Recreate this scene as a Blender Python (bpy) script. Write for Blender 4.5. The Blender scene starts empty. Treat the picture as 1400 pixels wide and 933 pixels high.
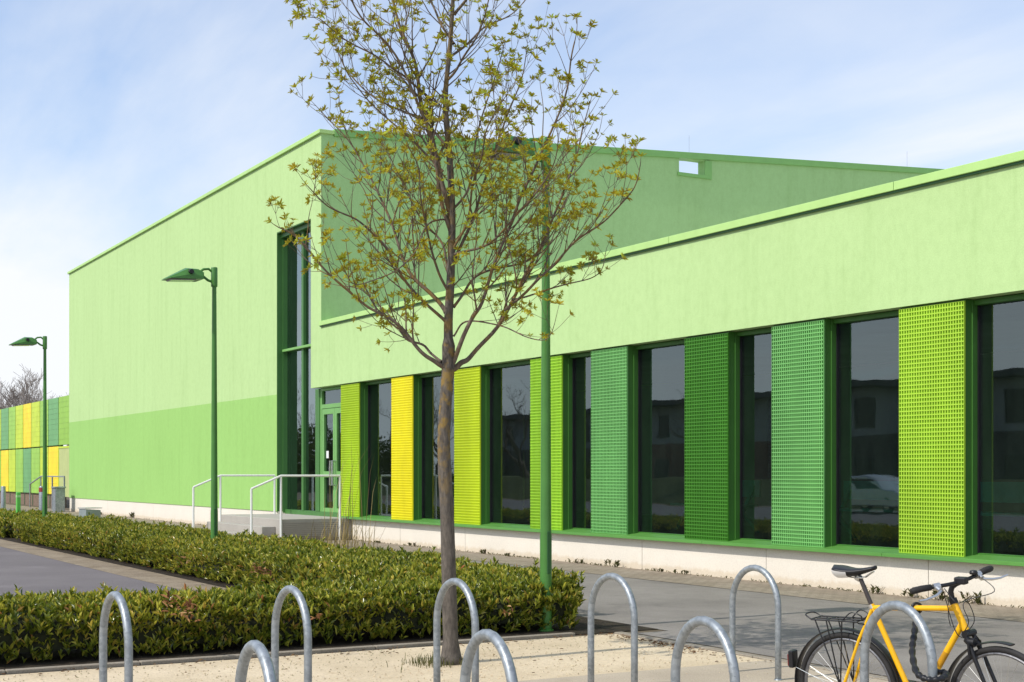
import bpy, bmesh, math, random
from mathutils import Vector, Matrix, noise as mnoise
random.seed(7)
R = random.Random(11)
scn = bpy.context.scene
COL = scn.collection
# ------------------------------------------------------------------ survey helpers (photo -> world metres)
F = 1950.0; TH = math.atan(1116/1950); SN = math.sin(TH); CS = math.cos(TH); H = 1.5; HZ = 647.0
def FX(px, Y): t = (px-700)/F; return Y*(SN*t-CS)/(CS*t+SN)
def dep(X, Y): return -CS*X+SN*Y
def PZ(py, X, Y): return H-(py-HZ)*dep(X, Y)/F
def cam_pt(px, py, d):
    r = (px-700)/F*d
    return Vector((SN*r-CS*d, CS*r+SN*d, H-(py-HZ)*d/F))
D = 12.65                     # the facade plane is Y = D

# ------------------------------------------------------------------ materials
def new_mat(name):
    m = bpy.data.materials.new(name); m.use_nodes = True
    nt = m.node_tree; b = nt.nodes['Principled BSDF']
    return m, nt, b
def N(nt, t, **kw):
    n = nt.nodes.new(t)
    for k, v in kw.items(): setattr(n, k, v)
    return n
def L(nt, a, b): nt.links.new(a, b)
def coord(nt, scale=(1, 1, 1), rot=(0, 0, 0)):
    tc = N(nt, 'ShaderNodeTexCoord'); mp = N(nt, 'ShaderNodeMapping')
    mp.inputs['Scale'].default_value = scale; mp.inputs['Rotation'].default_value = rot
    L(nt, tc.outputs['Object'], mp.inputs['Vector']); return mp.outputs['Vector']
def noise(nt, vec, scale, detail=4, rough=.55):
    n = N(nt, 'ShaderNodeTexNoise'); n.inputs['Scale'].default_value = scale
    n.inputs['Detail'].default_value = detail; n.inputs['Roughness'].default_value = rough
    L(nt, vec, n.inputs['Vector']); return n.outputs['Fac']
def ramp(nt, fac, stops):
    r = N(nt, 'ShaderNodeValToRGB'); e = r.color_ramp.elements
    while len(e) < len(stops): e.new(.5)
    for i, (p, c) in enumerate(stops):
        e[i].position = p; e[i].color = (*c, 1) if len(c) == 3 else c
    L(nt, fac, r.inputs['Fac']); return r.outputs['Color']
def mix(nt, fac, a, b, mode='MIX'):
    m = N(nt, 'ShaderNodeMix', data_type='RGBA', blend_type=mode)
    for s, v in ((m.inputs[0], fac), (m.inputs[6], a), (m.inputs[7], b)):
        if hasattr(v, 'is_linked'): L(nt, v, s)
        elif isinstance(v, (int, float)): s.default_value = v
        else: s.default_value = (*v, 1)
    return m.outputs[2]
def bump(nt, b, h, strength=.3, dist=.01):
    n = N(nt, 'ShaderNodeBump'); n.inputs['Strength'].default_value = strength; n.inputs['Distance'].default_value = dist
    L(nt, h, n.inputs['Height']); L(nt, n.outputs['Normal'], b.inputs['Normal'])
def sc(c, k): return tuple(max(0, min(1, x*k)) for x in c)
def paint(name, c, rough=.45, var=.08, scale=3.0, bmp=0, metal=0, spec=.4, stretch=(1, 1, 1)):
    m, nt, b = new_mat(name)
    v = coord(nt, stretch); f = noise(nt, v, scale)
    L(nt, ramp(nt, f, [(.3, sc(c, 1-var)), (.7, sc(c, 1+var))]), b.inputs['Base Color'])
    b.inputs['Roughness'].default_value = rough; b.inputs['Metallic'].default_value = metal
    b.inputs['Specular IOR Level'].default_value = spec
    if bmp: bump(nt, b, noise(nt, coord(nt), 120, 2), bmp, .004)
    return m
def stucco(name, c, c_low=None, zsplit=0, xmax=0, streak=.05):
    m, nt, b = new_mat(name)
    v = coord(nt, (1.6, 1.6, .16)); f1 = noise(nt, v, 2.2, 6, .65)
    f2 = noise(nt, coord(nt), .35, 3); f3 = noise(nt, coord(nt), 60, 3, .7)
    base = (1, 1, 1)
    if c_low:
        tc = N(nt, 'ShaderNodeTexCoord'); sp = N(nt, 'ShaderNodeSeparateXYZ'); L(nt, tc.outputs['Object'], sp.inputs[0])
        wob = noise(nt, coord(nt), 12, 2)
        a = N(nt, 'ShaderNodeMath', operation='MULTIPLY_ADD'); L(nt, wob, a.inputs[0]); a.inputs[1].default_value = .02; L(nt, sp.outputs[2], a.inputs[2])
        g = N(nt, 'ShaderNodeMath', operation='LESS_THAN'); L(nt, a.outputs[0], g.inputs[0]); g.inputs[1].default_value = zsplit+.01
        h = N(nt, 'ShaderNodeMath', operation='LESS_THAN'); L(nt, sp.outputs[0], h.inputs[0]); h.inputs[1].default_value = xmax
        k = N(nt, 'ShaderNodeMath', operation='MULTIPLY'); L(nt, g.outputs[0], k.inputs[0]); L(nt, h.outputs[0], k.inputs[1])
        col = mix(nt, k.outputs[0], c, c_low)
    else:
        rgb = N(nt, 'ShaderNodeRGB'); rgb.outputs[0].default_value = (*c, 1); col = rgb.outputs[0]
    mo = noise(nt, coord(nt, (1, 1, .7)), 9, 5, .7)
    col = mix(nt, 1.0, col, ramp(nt, mo, [(.32, (.93, .94, .92)), (.55, (1, 1, 1)), (.75, (1.03, 1.03, 1.03))]), 'MULTIPLY')
    st = ramp(nt, f1, [(.25, (1-streak*2, 1-streak*1.6, 1-streak*2.4)), (.5, (1, 1, 1)), (.8, (1+streak*.3,)*3)])
    col = mix(nt, 1.0, col, st, 'MULTIPLY')
    col = mix(nt, 1.0, col, ramp(nt, f2, [(.3, (.96, .96, .95)), (.7, (1, 1, 1))]), 'MULTIPLY')
    col = mix(nt, 1.0, col, ramp(nt, f3, [(.3, (.88, .885, .87)), (.65, (1, 1, 1))]), 'MULTIPLY')
    # rain streaks down from the edges
    f4 = noise(nt, coord(nt, (4.5, 4.5, .09)), 1.6, 5, .7)
    col = mix(nt, 1.0, col, ramp(nt, f4, [(.62, (1, 1, 1)), (.80, (.895, .905, .86))]), 'MULTIPLY')
    L(nt, col, b.inputs['Base Color']); b.inputs['Roughness'].default_value = .9; b.inputs['Specular IOR Level'].default_value = .2
    bump(nt, b, f3, .35, .006)
    return m

M = {}
M['facade'] = stucco('pale green render', (.50, .69, .312), (.350, .605, .178), 3.47, -33.9)
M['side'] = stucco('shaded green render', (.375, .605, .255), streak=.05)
M['cream'] = None
def concrete(name, c, stain=(.78, .72, .62), var=.12):
    m, nt, b = new_mat(name)
    f = noise(nt, coord(nt), 1.3, 6, .65); f2 = noise(nt, coord(nt), 45, 3)
    tc = N(nt, 'ShaderNodeTexCoord'); sp = N(nt, 'ShaderNodeSeparateXYZ'); L(nt, tc.outputs['Object'], sp.inputs[0])
    col = ramp(nt, f, [(.3, sc(c, 1-var)), (.65, c)])
    col = mix(nt, 1, col, ramp(nt, f2, [(.3, (.9, .9, .9)), (.6, (1, 1, 1))]), 'MULTIPLY')
    nz = noise(nt, coord(nt, (3, 3, 1)), 3, 4)
    a = N(nt, 'ShaderNodeMath', operation='MULTIPLY_ADD'); L(nt, nz, a.inputs[0]); a.inputs[1].default_value = -.14; L(nt, sp.outputs[2], a.inputs[2])
    col = mix(nt, 1, col, ramp(nt, a.outputs[0], [(-0.0, stain), (.05, (.97, .96, .94)), (.2, (1, 1, 1))]), 'MULTIPLY')
    L(nt, col, b.inputs['Base Color']); b.inputs['Roughness'].default_value = .85
    bump(nt, b, f2, .25, .004)
    return m
M['cream'] = concrete('cream concrete plinth', (.80, .74, .64), (.86, .80, .71), .06)
M['conc'] = concrete('grey concrete', (.42, .39, .34))
M['coping_pale'] = paint('pale green metal coping', (.43, .66, .22), .5, .05)
M['coping_green'] = paint('green metal coping', (.20, .43, .12), .5, .06)
M['frame'] = paint('dark green frame', (.050, .160, .026), .42, .06)
M['frame_m'] = paint('shaded window frame green', (.060, .18, .042), .45, .06)
M['frame_d'] = paint('deep green frame', (.028, .105, .03), .45, .06)
M['casing'] = paint('panel casing green', (.050, .160, .026), .45, .06)
M['sill'] = paint('sill green', (.092, .26, .046), .45, .07)
M['doorg'] = paint('door green', (.17, .39, .11), .4, .05)
M['lamp'] = paint('lamp green paint', (.065, .20, .038), .38, .08, 6)
M['steel'] = None
def galv(name, c=(.32, .35, .37), rough=.45):
    m, nt, b = new_mat(name)
    v = N(nt, 'ShaderNodeTexVoronoi'); v.inputs['Scale'].default_value = 55; L(nt, coord(nt), v.inputs['Vector'])
    f = noise(nt, coord(nt), 9, 5)
    bw_ = N(nt, 'ShaderNodeRGBToBW'); L(nt, v.outputs['Color'], bw_.inputs[0]); bwv = bw_.outputs[0]
    col = mix(nt, .35, ramp(nt, f, [(.3, sc(c, .78)), (.7, sc(c, 1.12))]), bwv, 'SOFT_LIGHT')
    L(nt, col, b.inputs['Base Color']); b.inputs['Metallic'].default_value = .55
    L(nt, ramp(nt, f, [(.3, (rough+.1,)*3), (.7, (rough-.06,)*3)]), b.inputs['Roughness'])
    bump(nt, b, noise(nt, coord(nt), 70, 3), .08, .003)
    return m
M['steel'] = galv('galvanised steel')
M['white_metal'] = paint('white painted steel', (.78, .78, .74), .4, .04)
M['roof'] = paint('pale roof gravel', (.62, .60, .54), .9, .15, 30)
M['black'] = paint('black plastic', (.012, .012, .014), .42, .2)
M['rubber'] = paint('tyre rubber', (.022, .021, .021), .75, .25, 20)
M['bike_y'] = paint('yellow bicycle enamel', (.86, .46, .004), .25, .05, 8, spec=.6)
M['chrome'] = paint('polished alloy', (.62, .62, .60), .28, .05, metal=.9)
M['white_pl'] = paint('white vinyl', (.78, .78, .77), .4, .04)
M['seatpost'] = paint('seat post', (.05, .042, .04), .35, .1)
M['red'] = paint('red reflector', (.16, .02, .02), .25, .1)
M['brownmetal'] = paint('rust brown', (.2, .09, .04), .6, .2)

def glass(name, tint=(.62, .80, .72), ior=2.25, wav=.0):
    m, nt, b = new_mat(name); nt.nodes.remove(b)
    out = nt.nodes['Material Output']
    tr = N(nt, 'ShaderNodeBsdfTransparent'); tr.inputs['Color'].default_value = (*tint, 1)
    gl = N(nt, 'ShaderNodeBsdfGlossy'); gl.inputs['Roughness'].default_value = .012; gl.inputs['Color'].default_value = (.80, .95, 1, 1)
    fr = N(nt, 'ShaderNodeFresnel'); fr.inputs['IOR'].default_value = ior
    bp = N(nt, 'ShaderNodeBump'); bp.inputs['Strength'].default_value = .08; bp.inputs['Distance'].default_value = .02
    L(nt, noise(nt, coord(nt), .9, 2), bp.inputs['Height']); L(nt, bp.outputs['Normal'], gl.inputs['Normal'])
    mx = N(nt, 'ShaderNodeMixShader'); L(nt, fr.outputs[0], mx.inputs[0]); L(nt, tr.outputs[0], mx.inputs[1]); L(nt, gl.outputs[0], mx.inputs[2])
    du = N(nt, 'ShaderNodeBsdfDiffuse'); du.inputs['Color'].default_value = (.30, .45, .34, 1)
    mz = N(nt, 'ShaderNodeMixShader'); L(nt, N_map2(nt, noise(nt, coord(nt, (2, 2, .5)), 2.5, 6, .7), .3, .75, .004, .022), mz.inputs[0])
    L(nt, mx.outputs[0], mz.inputs[1]); L(nt, du.outputs[0], mz.inputs[2]); L(nt, mz.outputs[0], out.inputs['Surface'])
    return m
def N_map2(nt, v, a, b_, c, d):
    n = N(nt, 'ShaderNodeMapRange'); n.inputs[1].default_value = a; n.inputs[2].default_value = b_; n.inputs[3].default_value = c; n.inputs[4].default_value = d; L(nt, v, n.inputs[0]); return n.outputs[0]
M['glass'] = glass('window glass')
M['glass_tall'] = glass('coated window glass', (.35, .42, .40), 3.9)

def ground_mat(name, stops, scale, fine=90, fb=.4, blot=None, rough=.92, dist=.01, lo=.6):
    m, nt, b = new_mat(name)
    f = noise(nt, coord(nt), scale, 8, .62); g = noise(nt, coord(nt), fine, 4, .75)
    col = ramp(nt, f, stops)
    col = mix(nt, 1, col, ramp(nt, g, [(.28, (lo, lo*.98, lo*.96)), (.5, (1, 1, 1)), (.75, (1.18, 1.18, 1.16))]), 'MULTIPLY')
    if blot:
        h = noise(nt, coord(nt), blot[0], 5, .6)
        col = mix(nt, 1, col, ramp(nt, h, [(blot[1], (1, 1, 1)), (blot[1]+.15, blot[2])]), 'MULTIPLY')
    L(nt, col, b.inputs['Base Color']); b.inputs['Roughness'].default_value = rough; b.inputs['Specular IOR Level'].default_value = .25
    bump(nt, b, g, fb, dist)
    return m
M['sand'] = ground_mat('pale grit', [(.3, (.54, .435, .285)), (.7, (.71, .59, .415))], 1.2, 55, .6, (3.5, .62, (.80, .75, .68)), dist=.012, lo=.74)
M['asphalt'] = ground_mat('asphalt', [(.3, (.185, .168, .150)), (.5, (.235, .213, .19)), (.7, (.28, .255, .228))], .8, 95, .4, (2.6, .58, (.80, .80, .80)), lo=.62)
M['asphalt_d'] = ground_mat('dark asphalt', [(.3, (.145, .128, .130)), (.7, (.19, .170, .170))], .6, 160, .3, (.7, .6, (1.2, 1.2, 1.2)))
M['slab'] = ground_mat('concrete paving', [(.3, (.40, .335, .25)), (.7, (.50, .425, .32))], 1.5, 80, .3, (2.5, .6, (.85, .83, .8)))
M['earth'] = ground_mat('earth', [(.3, (.11, .085, .055)), (.7, (.17, .135, .09))], 2, 40, .7)
M['dirt'] = ground_mat('dry dirt', [(.3, (.20, .155, .105)), (.7, (.33, .27, .19))], 2.2, 35, .6, (2.5, .55, (.7, .66, .6)))
M['mud'] = ground_mat('dark mulch', [(.3, (.022, .018, .013)), (.7, (.06, .045, .03))], 6, 30, .9, dist=.03)
M['kerb'] = ground_mat('kerb stone', [(.3, (.25, .215, .165)), (.7, (.34, .30, .24))], 3, 70, .3)
def brick_ground(name, c1, c2, mortar, sx, row):
    m, nt, b = new_mat(name)
    br = N(nt, 'ShaderNodeTexBrick'); br.inputs['Scale'].default_value = 1
    br.inputs['Brick Width'].default_value = sx; br.inputs['Row Height'].default_value = row; br.inputs['Mortar Size'].default_value = .008
    br.inputs['Color1'].default_value = (*c1, 1); br.inputs['Color2'].default_value = (*c2, 1); br.inputs['Mortar'].default_value = (*mortar, 1)
    L(nt, coord(nt), br.inputs['Vector'])
    g = noise(nt, coord(nt), 40, 4, .7); h = noise(nt, coord(nt), 1.5, 4)
    col = mix(nt, 1, br.outputs['Color'], ramp(nt, g, [(.3, (.7, .68, .64)), (.6, (1, 1, 1))]), 'MULTIPLY')
    col = mix(nt, 1, col, ramp(nt, h, [(.35, (.82, .8, .76)), (.65, (1, 1, 1))]), 'MULTIPLY')
    L(nt, col, b.inputs['Base Color']); b.inputs['Roughness'].default_value = .9
    bump(nt, b, br.outputs['Fac'], -.3, .006)
    return m
M['pavers'] = brick_ground('buff pavers', (.37, .31, .235), (.31, .255, .19), (.16, .13, .095), .21, .105)

def leaf_mat(name, stops, rough=.4, trans=.25, spec=.5):
    m, nt, b = new_mat(name)
    g = N(nt, 'ShaderNodeNewGeometry')
    col = ramp(nt, g.outputs['Random Per Island'], stops)
    f = noise(nt, coord(nt), .9, 3)
    col = mix(nt, 1, col, ramp(nt, f, [(.3, (.72, .78, .7)), (.7, (1.15, 1.08, 1))]), 'MULTIPLY')
    L(nt, col, b.inputs['Base Color']); b.inputs['Roughness'].default_value = rough; b.inputs['Specular IOR Level'].default_value = spec
    tl = N(nt, 'ShaderNodeBsdfTranslucent'); L(nt, col, tl.inputs['Color'])
    mx = N(nt, 'ShaderNodeMixShader'); mx.inputs[0].default_value = trans
    L(nt, b.outputs[0], mx.inputs[1]); L(nt, tl.outputs[0], mx.inputs[2]); L(nt, mx.outputs[0], nt.nodes['Material Output'].inputs['Surface'])
    return m
M['hedge'] = leaf_mat('laurel leaves', [(0, (.055, .095, .012)), (.3, (.17, .215, .020)), (.62, (.33, .36, .040)), (.90, (.58, .54, .08)), (.992, (.55, .38, .08)), (.998, (.5, .2, .08))], .30, .28, .65)
M['buds'] = leaf_mat('spring leaves', [(0, (.30, .22, .018)), (.35, (.46, .39, .025)), (.75, (.54, .54, .05)), (1, (.48, .62, .09))], .5, .42, .3)
M['weed'] = leaf_mat('weed leaves', [(0, (.05, .07, .02)), (.6, (.12, .12, .04)), (1, (.2, .17, .07))], .6, .3, .3)
M['dry'] = leaf_mat('dry grass', [(0, (.30, .22, .09)), (1, (.48, .37, .17))], .6, .2, .3)
M['grass'] = leaf_mat('grass', [(0, (.05, .08, .015)), (1, (.12, .15, .03))], .6, .2, .3)
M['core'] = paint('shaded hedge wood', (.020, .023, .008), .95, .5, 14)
def bark(name, c1, c2, lichen=None, zl=(0, 0)):
    m, nt, b = new_mat(name)
    f = noise(nt, coord(nt, (1, 1, .3)), 38, 6, .7); g = noise(nt, coord(nt), 11, 4)
    col = ramp(nt, f, [(.3, c1), (.68, c2)])
    if lichen:
        tc = N(nt, 'ShaderNodeTexCoord'); sp = N(nt, 'ShaderNodeSeparateXYZ'); L(nt, tc.outputs['Object'], sp.inputs[0])
        zr = ramp(nt, N_map(nt, sp.outputs[2], zl[0]-.9, zl[0]+1.0), [(0, (0, 0, 0)), (.45, (1, 1, 1)), (1, (.55, .55, .55))])
        k = mix(nt, 1, ramp(nt, g, [(.47, (0, 0, 0)), (.60, (.85, .85, .85))]), zr, 'MULTIPLY')
        col = mix(nt, k, col, lichen)
    L(nt, col, b.inputs['Base Color']); b.inputs['Roughness'].default_value = .9
    bump(nt, b, f, .8, .012)
    return m
def N_map(nt, v, a, b_):
    n = N(nt, 'ShaderNodeMapRange'); n.inputs[1].default_value = a; n.inputs[2].default_value = b_; L(nt, v, n.inputs[0]); return n.outputs[0]
M['bark'] = bark('maple bark', (.045, .038, .032), (.155, .132, .108), (.27, .17, .03), (2.0, 3))
M['twig'] = paint('brown twigs', (.095, .068, .048), .8, .25, 20)
M['twig_g'] = paint('grey bare twigs', (.27, .235, .21), .85, .2, 5)

# ------------------------------------------------------------------ mesh builder
class MB:
    def __init__(s): s.v = []; s.f = []
    def add(s, vs, fs):
        o = len(s.v); s.v += [tuple(p) for p in vs]; s.f += [tuple(i+o for i in f) for f in fs]
    def box(s, x0, x1, y0, y1, z0, z1):
        s.add([(x0, y0, z0), (x1, y0, z0), (x1, y1, z0), (x0, y1, z0), (x0, y0, z1), (x1, y0, z1), (x1, y1, z1), (x0, y1, z1)],
              [(0, 3, 2, 1), (4, 5, 6, 7), (0, 1, 5, 4), (1, 2, 6, 5), (2, 3, 7, 6), (3, 0, 4, 7)])
    def prism(s, poly, axis, a, b):
        """poly in the two other axes (order x,y,z without axis), extruded from a to b"""
        n = len(poly)
        def mk(p, t): q = list(p); q.insert(axis, t); return tuple(q)
        vs = [mk(p, a) for p in poly]+[mk(p, b) for p in poly]
        fs = [tuple(range(n)), tuple(range(2*n-1, n-1, -1))]+[(i, i+n, (i+1) % n+n, (i+1) % n) for i in range(n)]
        s.add(vs, fs)
    def tube(s, pts, rad, sides=8, cap=True):
        pts = [Vector(p) for p in pts]; n = len(pts)
        if not hasattr(rad, '__len__'): rad = [rad]*n
        up = Vector((0, 0, 1)); vs = []; prev = None
        for i, p in enumerate(pts):
            t = (pts[min(i+1, n-1)]-pts[max(i-1, 0)])
            if t.length < 1e-9: t = Vector((0, 0, 1))
            t.normalize()
            if prev is None:
                a = t.cross(up) if abs(t.z) < .95 else t.cross(Vector((1, 0, 0)))
            else:
                a = prev-t*prev.dot(t)
                if a.length < 1e-6: a = t.cross(up)
            a.normalize(); prev = a; b = t.cross(a)
            for k in range(sides):
                w = 2*math.pi*k/sides; vs.append(p+(a*math.cos(w)+b*math.sin(w))*rad[i])
        fs = [(i*sides+k, i*sides+(k+1) % sides, (i+1)*sides+(k+1) % sides, (i+1)*sides+k) for i in range(n-1) for k in range(sides)]
        if cap: fs += [tuple(range(sides-1, -1, -1)), tuple(range((n-1)*sides, n*sides))]
        s.add(vs, fs)
    def ring(s, c, u, w, rad, r, seg=40, sides=6, a0=0, a1=2*math.pi, flat=None):
        c = Vector(c); u = Vector(u); w = Vector(w); full = abs(a1-a0-2*math.pi) < 1e-6
        nrm = u.cross(w); vs = []; m = seg if full else seg+1
        for i in range(m):
            a = a0+(a1-a0)*i/seg; d = u*math.cos(a)+w*math.sin(a)
            for k in range(sides):
                b = 2*math.pi*k/sides+math.pi/sides
                rr, rl = (r, r) if flat is None else flat
                vs.append(c+d*(rad+rr*math.cos(b))+nrm*rl*math.sin(b))
        fs = []
        for i in range(seg):
            j = (i+1) % m if full else i+1
            for k in range(sides):
                fs.append((i*sides+k, i*sides+(k+1) % sides, j*sides+(k+1) % sides, j*sides+k))
        if not full: fs += [tuple(range(sides)), tuple(range((m-1)*sides, m*sides))[::-1]]
        s.add(vs, fs)
    def lathe(s, prof, seg=20, c=(0, 0, 0)):
        vs = []; n = len(prof)
        for r, z in prof:
            for k in range(seg):
                a = 2*math.pi*k/seg; vs.append((c[0]+r*math.cos(a), c[1]+r*math.sin(a), c[2]+z))
        fs = [(i*seg+k, i*seg+(k+1) % seg, (i+1)*seg+(k+1) % seg, (i+1)*seg+k) for i in range(n-1) for k in range(seg)]
        fs += [tuple(range(seg-1, -1, -1)), tuple(range((n-1)*seg, n*seg))]
        s.add(vs, fs)
    def leaf(s, p, d, n, ln, wd, fold=.25):
        d = d.normalized(); side = d.cross(n)
        if side.length < 1e-5: side = d.orthogonal()
        side.normalize(); n2 = side.cross(d)
        b = p; tip = p+d*ln-n2*ln*.12
        u = n2*wd*fold
        l1 = p+d*ln*.33+side*wd*.5+u; l2 = p+d*ln*.68+side*wd*.42+u*.7
        r1 = p+d*ln*.33-side*wd*.5+u; r2 = p+d*ln*.68-side*wd*.42+u*.7
        s.add([b, l1, l2, tip, r2, r1], [(0, 3, 2, 1), (0, 5, 4, 3)])
    def build(s, name, mat, parent=None, smooth=False, bevel=0, fix=True, mw=None):
        me = bpy.data.meshes.new(name); me.from_pydata(s.v, [], s.f)
        if fix:
            bm = bmesh.new(); bm.from_mesh(me); bmesh.ops.recalc_face_normals(bm, faces=bm.faces); bm.to_mesh(me); bm.free()
        if smooth is True: me.polygons.foreach_set('use_smooth', [True]*len(me.polygons))
        me.materials.append(mat); me.update()
        o = bpy.data.objects.new(name, me); COL.objects.link(o)
        if parent: o.parent = parent
        if bevel:
            bv = o.modifiers.new('bevel', 'BEVEL'); bv.width = bevel; bv.segments = 2; bv.limit_method = 'ANGLE'; bv.angle_limit = math.radians(40)
        if smooth == 'auto':
            me.polygons.foreach_set('use_smooth', [True]*len(me.polygons))
            try: me.set_sharp_from_angle(angle=math.radians(38))
            except Exception: pass
        return o
def tag(o, label=None, cat=None, group=None, kind=None):
    if label: o['label'] = label
    if cat: o['category'] = cat
    if group: o['group'] = group
    if kind: o['kind'] = kind
    return o
def thing(name, label, cat, loc=(0, 0, 0), rz=0, group=None):
    o = bpy.data.objects.new(name, None); COL.objects.link(o); o.empty_display_size = .2
    o.location = loc; o.rotation_euler = (0, 0, rz); return tag(o, label, cat, group)
def dup(root, loc, rz, label, group=None):
    def cp(o, par):
        c = o.copy(); COL.objects.link(c); c.parent = par
        for ch in list(o.children): cp(ch, c)
        return c
    r = root.copy(); COL.objects.link(r)
    for ch in list(root.children): cp(ch, r)
    r.location = loc; r.rotation_euler = (0, 0, rz); r['label'] = label
    if group: r['group'] = group
    return r

# ------------------------------------------------------------------ setting: ground sheets
def sheet(name, poly, z, mat, label=None, sub=0):
    b = MB(); b.add([(x, y, z) for x, y in poly], [tuple(range(len(poly)))])
    o = b.build(name, mat, fix=False); o['kind'] = 'structure'; return o
sheet('ground', [(-900, -500), (300, -500), (300, 700), (-900, 700)], 0, M['earth'])
sheet('path', [(-120, 8.0), (12, 8.0), (12, 11.55), (-120, 11.55)], .004, M['asphalt'])
sheet('road', [(-11.0, 7.62), (12, 7.62), (12, 8.0), (-11.0, 8.0)], .004, M['asphalt'])
sheet('paving_strip', [(-120, 11.55), (12, 11.55), (12, 12.9), (-120, 12.9)], .008, M['pavers'])
sheet('car_park', [(-70, -14), (-12.95, -14), (-12.95, 5.38), (-70, 5.38)], .004, M['asphalt_d'])
sheet('verge', [(-70, 5.38), (-12.95, 5.38), (-12.95, 5.98), (-70, 5.98)], .006, M['dirt'])
sheet('planting_bed', [(-70, 5.98), (-11.15, 5.98), (-11.15, 8.0), (-70, 8.0)], .007, M['mud'])
sheet('planting_strip', [(-12.95, -14), (-11.15, -14), (-11.0, 5.98), (-12.95, 5.98)], .007, M['mud'])
sheet('gravel_area', [(-11.05, -14), (-8.87, -14), (-8.83, 7.40), (-11.0, 7.40)], .008, M['sand'])
sheet('pavement', [(-8.87, -14), (6, -14), (6, 7.40), (-8.83, 7.40)], .012, M['slab'])
sheet('side_pavement', [(-8.9, 7.40), (12, 7.40), (12, 7.50), (-8.9, 7.50)], .010, M['slab'])
k = MB()
for i in range(19): k.box(-11.13+.0, -11.055, -12+i*1.0+.004, -12+(i+1)*1.0-.004, -.05, .035)
k.build('kerb', M['kerb'], bevel=.006)['kind'] = 'structure'
k = MB()
for i in range(22): k.box(-11.04+i*1.0+.004, -11.04+(i+1)*1.0-.004, 7.41, 7.50, -.05, .022)
k.build('path_kerb', M['kerb'], bevel=.006)['kind'] = 'structure'
# loose stones in the grit: uncountable
g = MB()
for i in range(2600):
    x = R.uniform(-11.0, -8.9) if R.random() < .93 else R.uniform(-8.9, -7.9); y = R.uniform(-1, 7.38); s_ = R.uniform(.004, .011)
    p = [Vector((R.uniform(-1, 1), R.uniform(-1, 1), 0)).normalized()*s_*R.uniform(.7, 1.3) for _ in range(3)]
    c = Vector((x, y, .010)); a = R.uniform(0, 6)
    q = [c+Vector((math.cos(a+j*2.1), math.sin(a+j*2.1), 0))*s_*R.uniform(.7, 1.3) for j in range(3)]
    g.add(q+[c+Vector((0, 0, s_*.9))], [(0, 1, 3), (1, 2, 3), (2, 0, 3)])
M['pebble'] = leaf_mat('pebbles', [(0, (.38, .31, .22)), (.5, (.52, .44, .31)), (1, (.62, .54, .42))], .9, 0, .2)
tag(g.build('loose_grit', M['pebble'], fix=False), 'small loose pale stones scattered over the sandy gravel area', 'gravel', kind='stuff')
g = MB()
for i in range(330):
    t = R.random()
    if t < .52: x, y = R.gauss(-10.2, .5), 7.33-abs(R.gauss(0, .10))
    elif t < .9: x, y = -11.0+abs(R.gauss(0, .16)), R.uniform(-1, 7.3)
    else: x, y = R.uniform(-11, -8.9), R.uniform(-1, 7.3)
    a = R.uniform(0, 6.28); g.leaf(Vector((x, y, .02)), Vector((math.cos(a), math.sin(a), R.uniform(-.1, .35))), Vector((0, 0, 1)), R.uniform(.02, .05), .016)
M['litter'] = leaf_mat('leaf litter', [(0, (.08, .045, .025)), (.6, (.17, .09, .045)), (1, (.28, .17, .08))], .8, .1, .2)
tag(g.build('leaf_litter', M['litter'], fix=False), 'brown fallen leaf scraps along the kerbs of the gravel area', 'leaf litter', kind='stuff')

# ------------------------------------------------------------------ the green sports hall
hall = thing('sports_hall', 'long pale green rendered sports hall with low wing of tall windows and coloured grid panels', 'building', (-31, D, 0))
hx, hy = -31, D
class HB(MB):                               # building coordinates are world; shift into the hall's frame on build
    def build(s, name, mat, parent=hall, **kw):
        s.v = [(x-hx, y-hy, z) for x, y, z in s.v]
        return MB.build(s, name, mat, parent, **kw)
# materials use object coordinates; hall parts share the hall frame, so fix the split heights in that frame
XL, XS, XW, XC, XR = -56.9, -33.98, -31.7, -31.06, -3.0
ZTL, ZTR, ZW = 9.26, 9.42, 4.93
M['facade'] = stucco('pale green render', (.50, .69, .312), (.350, .605, .178), 3.47, XS+.05-hx)
b = HB()
poly = [(XL, .54), (XS, .54), (XS, 7.53), (XW, 7.53), (XW, 3.51), (XR, 3.51), (XR, ZW), (XC, ZW), (XC, ZTR), (XL, ZTL)]
b.prism(poly, 1, D, D+.30)
b.build('facade_wall', M['facade'])
def ztop(y): return ZTR+(y-D)*1.16/20
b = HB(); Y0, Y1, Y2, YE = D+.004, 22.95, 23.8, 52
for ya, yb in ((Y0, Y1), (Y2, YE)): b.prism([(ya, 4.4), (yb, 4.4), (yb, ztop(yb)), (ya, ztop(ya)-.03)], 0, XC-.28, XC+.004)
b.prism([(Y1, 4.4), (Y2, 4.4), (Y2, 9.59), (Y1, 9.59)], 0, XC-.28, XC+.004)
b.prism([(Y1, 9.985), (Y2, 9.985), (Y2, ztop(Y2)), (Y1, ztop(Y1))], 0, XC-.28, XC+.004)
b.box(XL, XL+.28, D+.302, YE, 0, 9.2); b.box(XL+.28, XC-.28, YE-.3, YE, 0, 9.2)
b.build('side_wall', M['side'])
b = HB(); b.box(XL+.28, XC-.28, D+.302, YE-.3, 8.3, 8.4); b.build('roof', M['roof'])
b = HB(); b.box(XC+.002, XR-.2, D+.302, 45, 4.5, 4.62); b.build('roof', M['roof'])
b = HB(); b.box(XR-.2, XR, D+.302, 45, 0, 4.9); b.build('end_wall', M['facade'])
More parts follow.
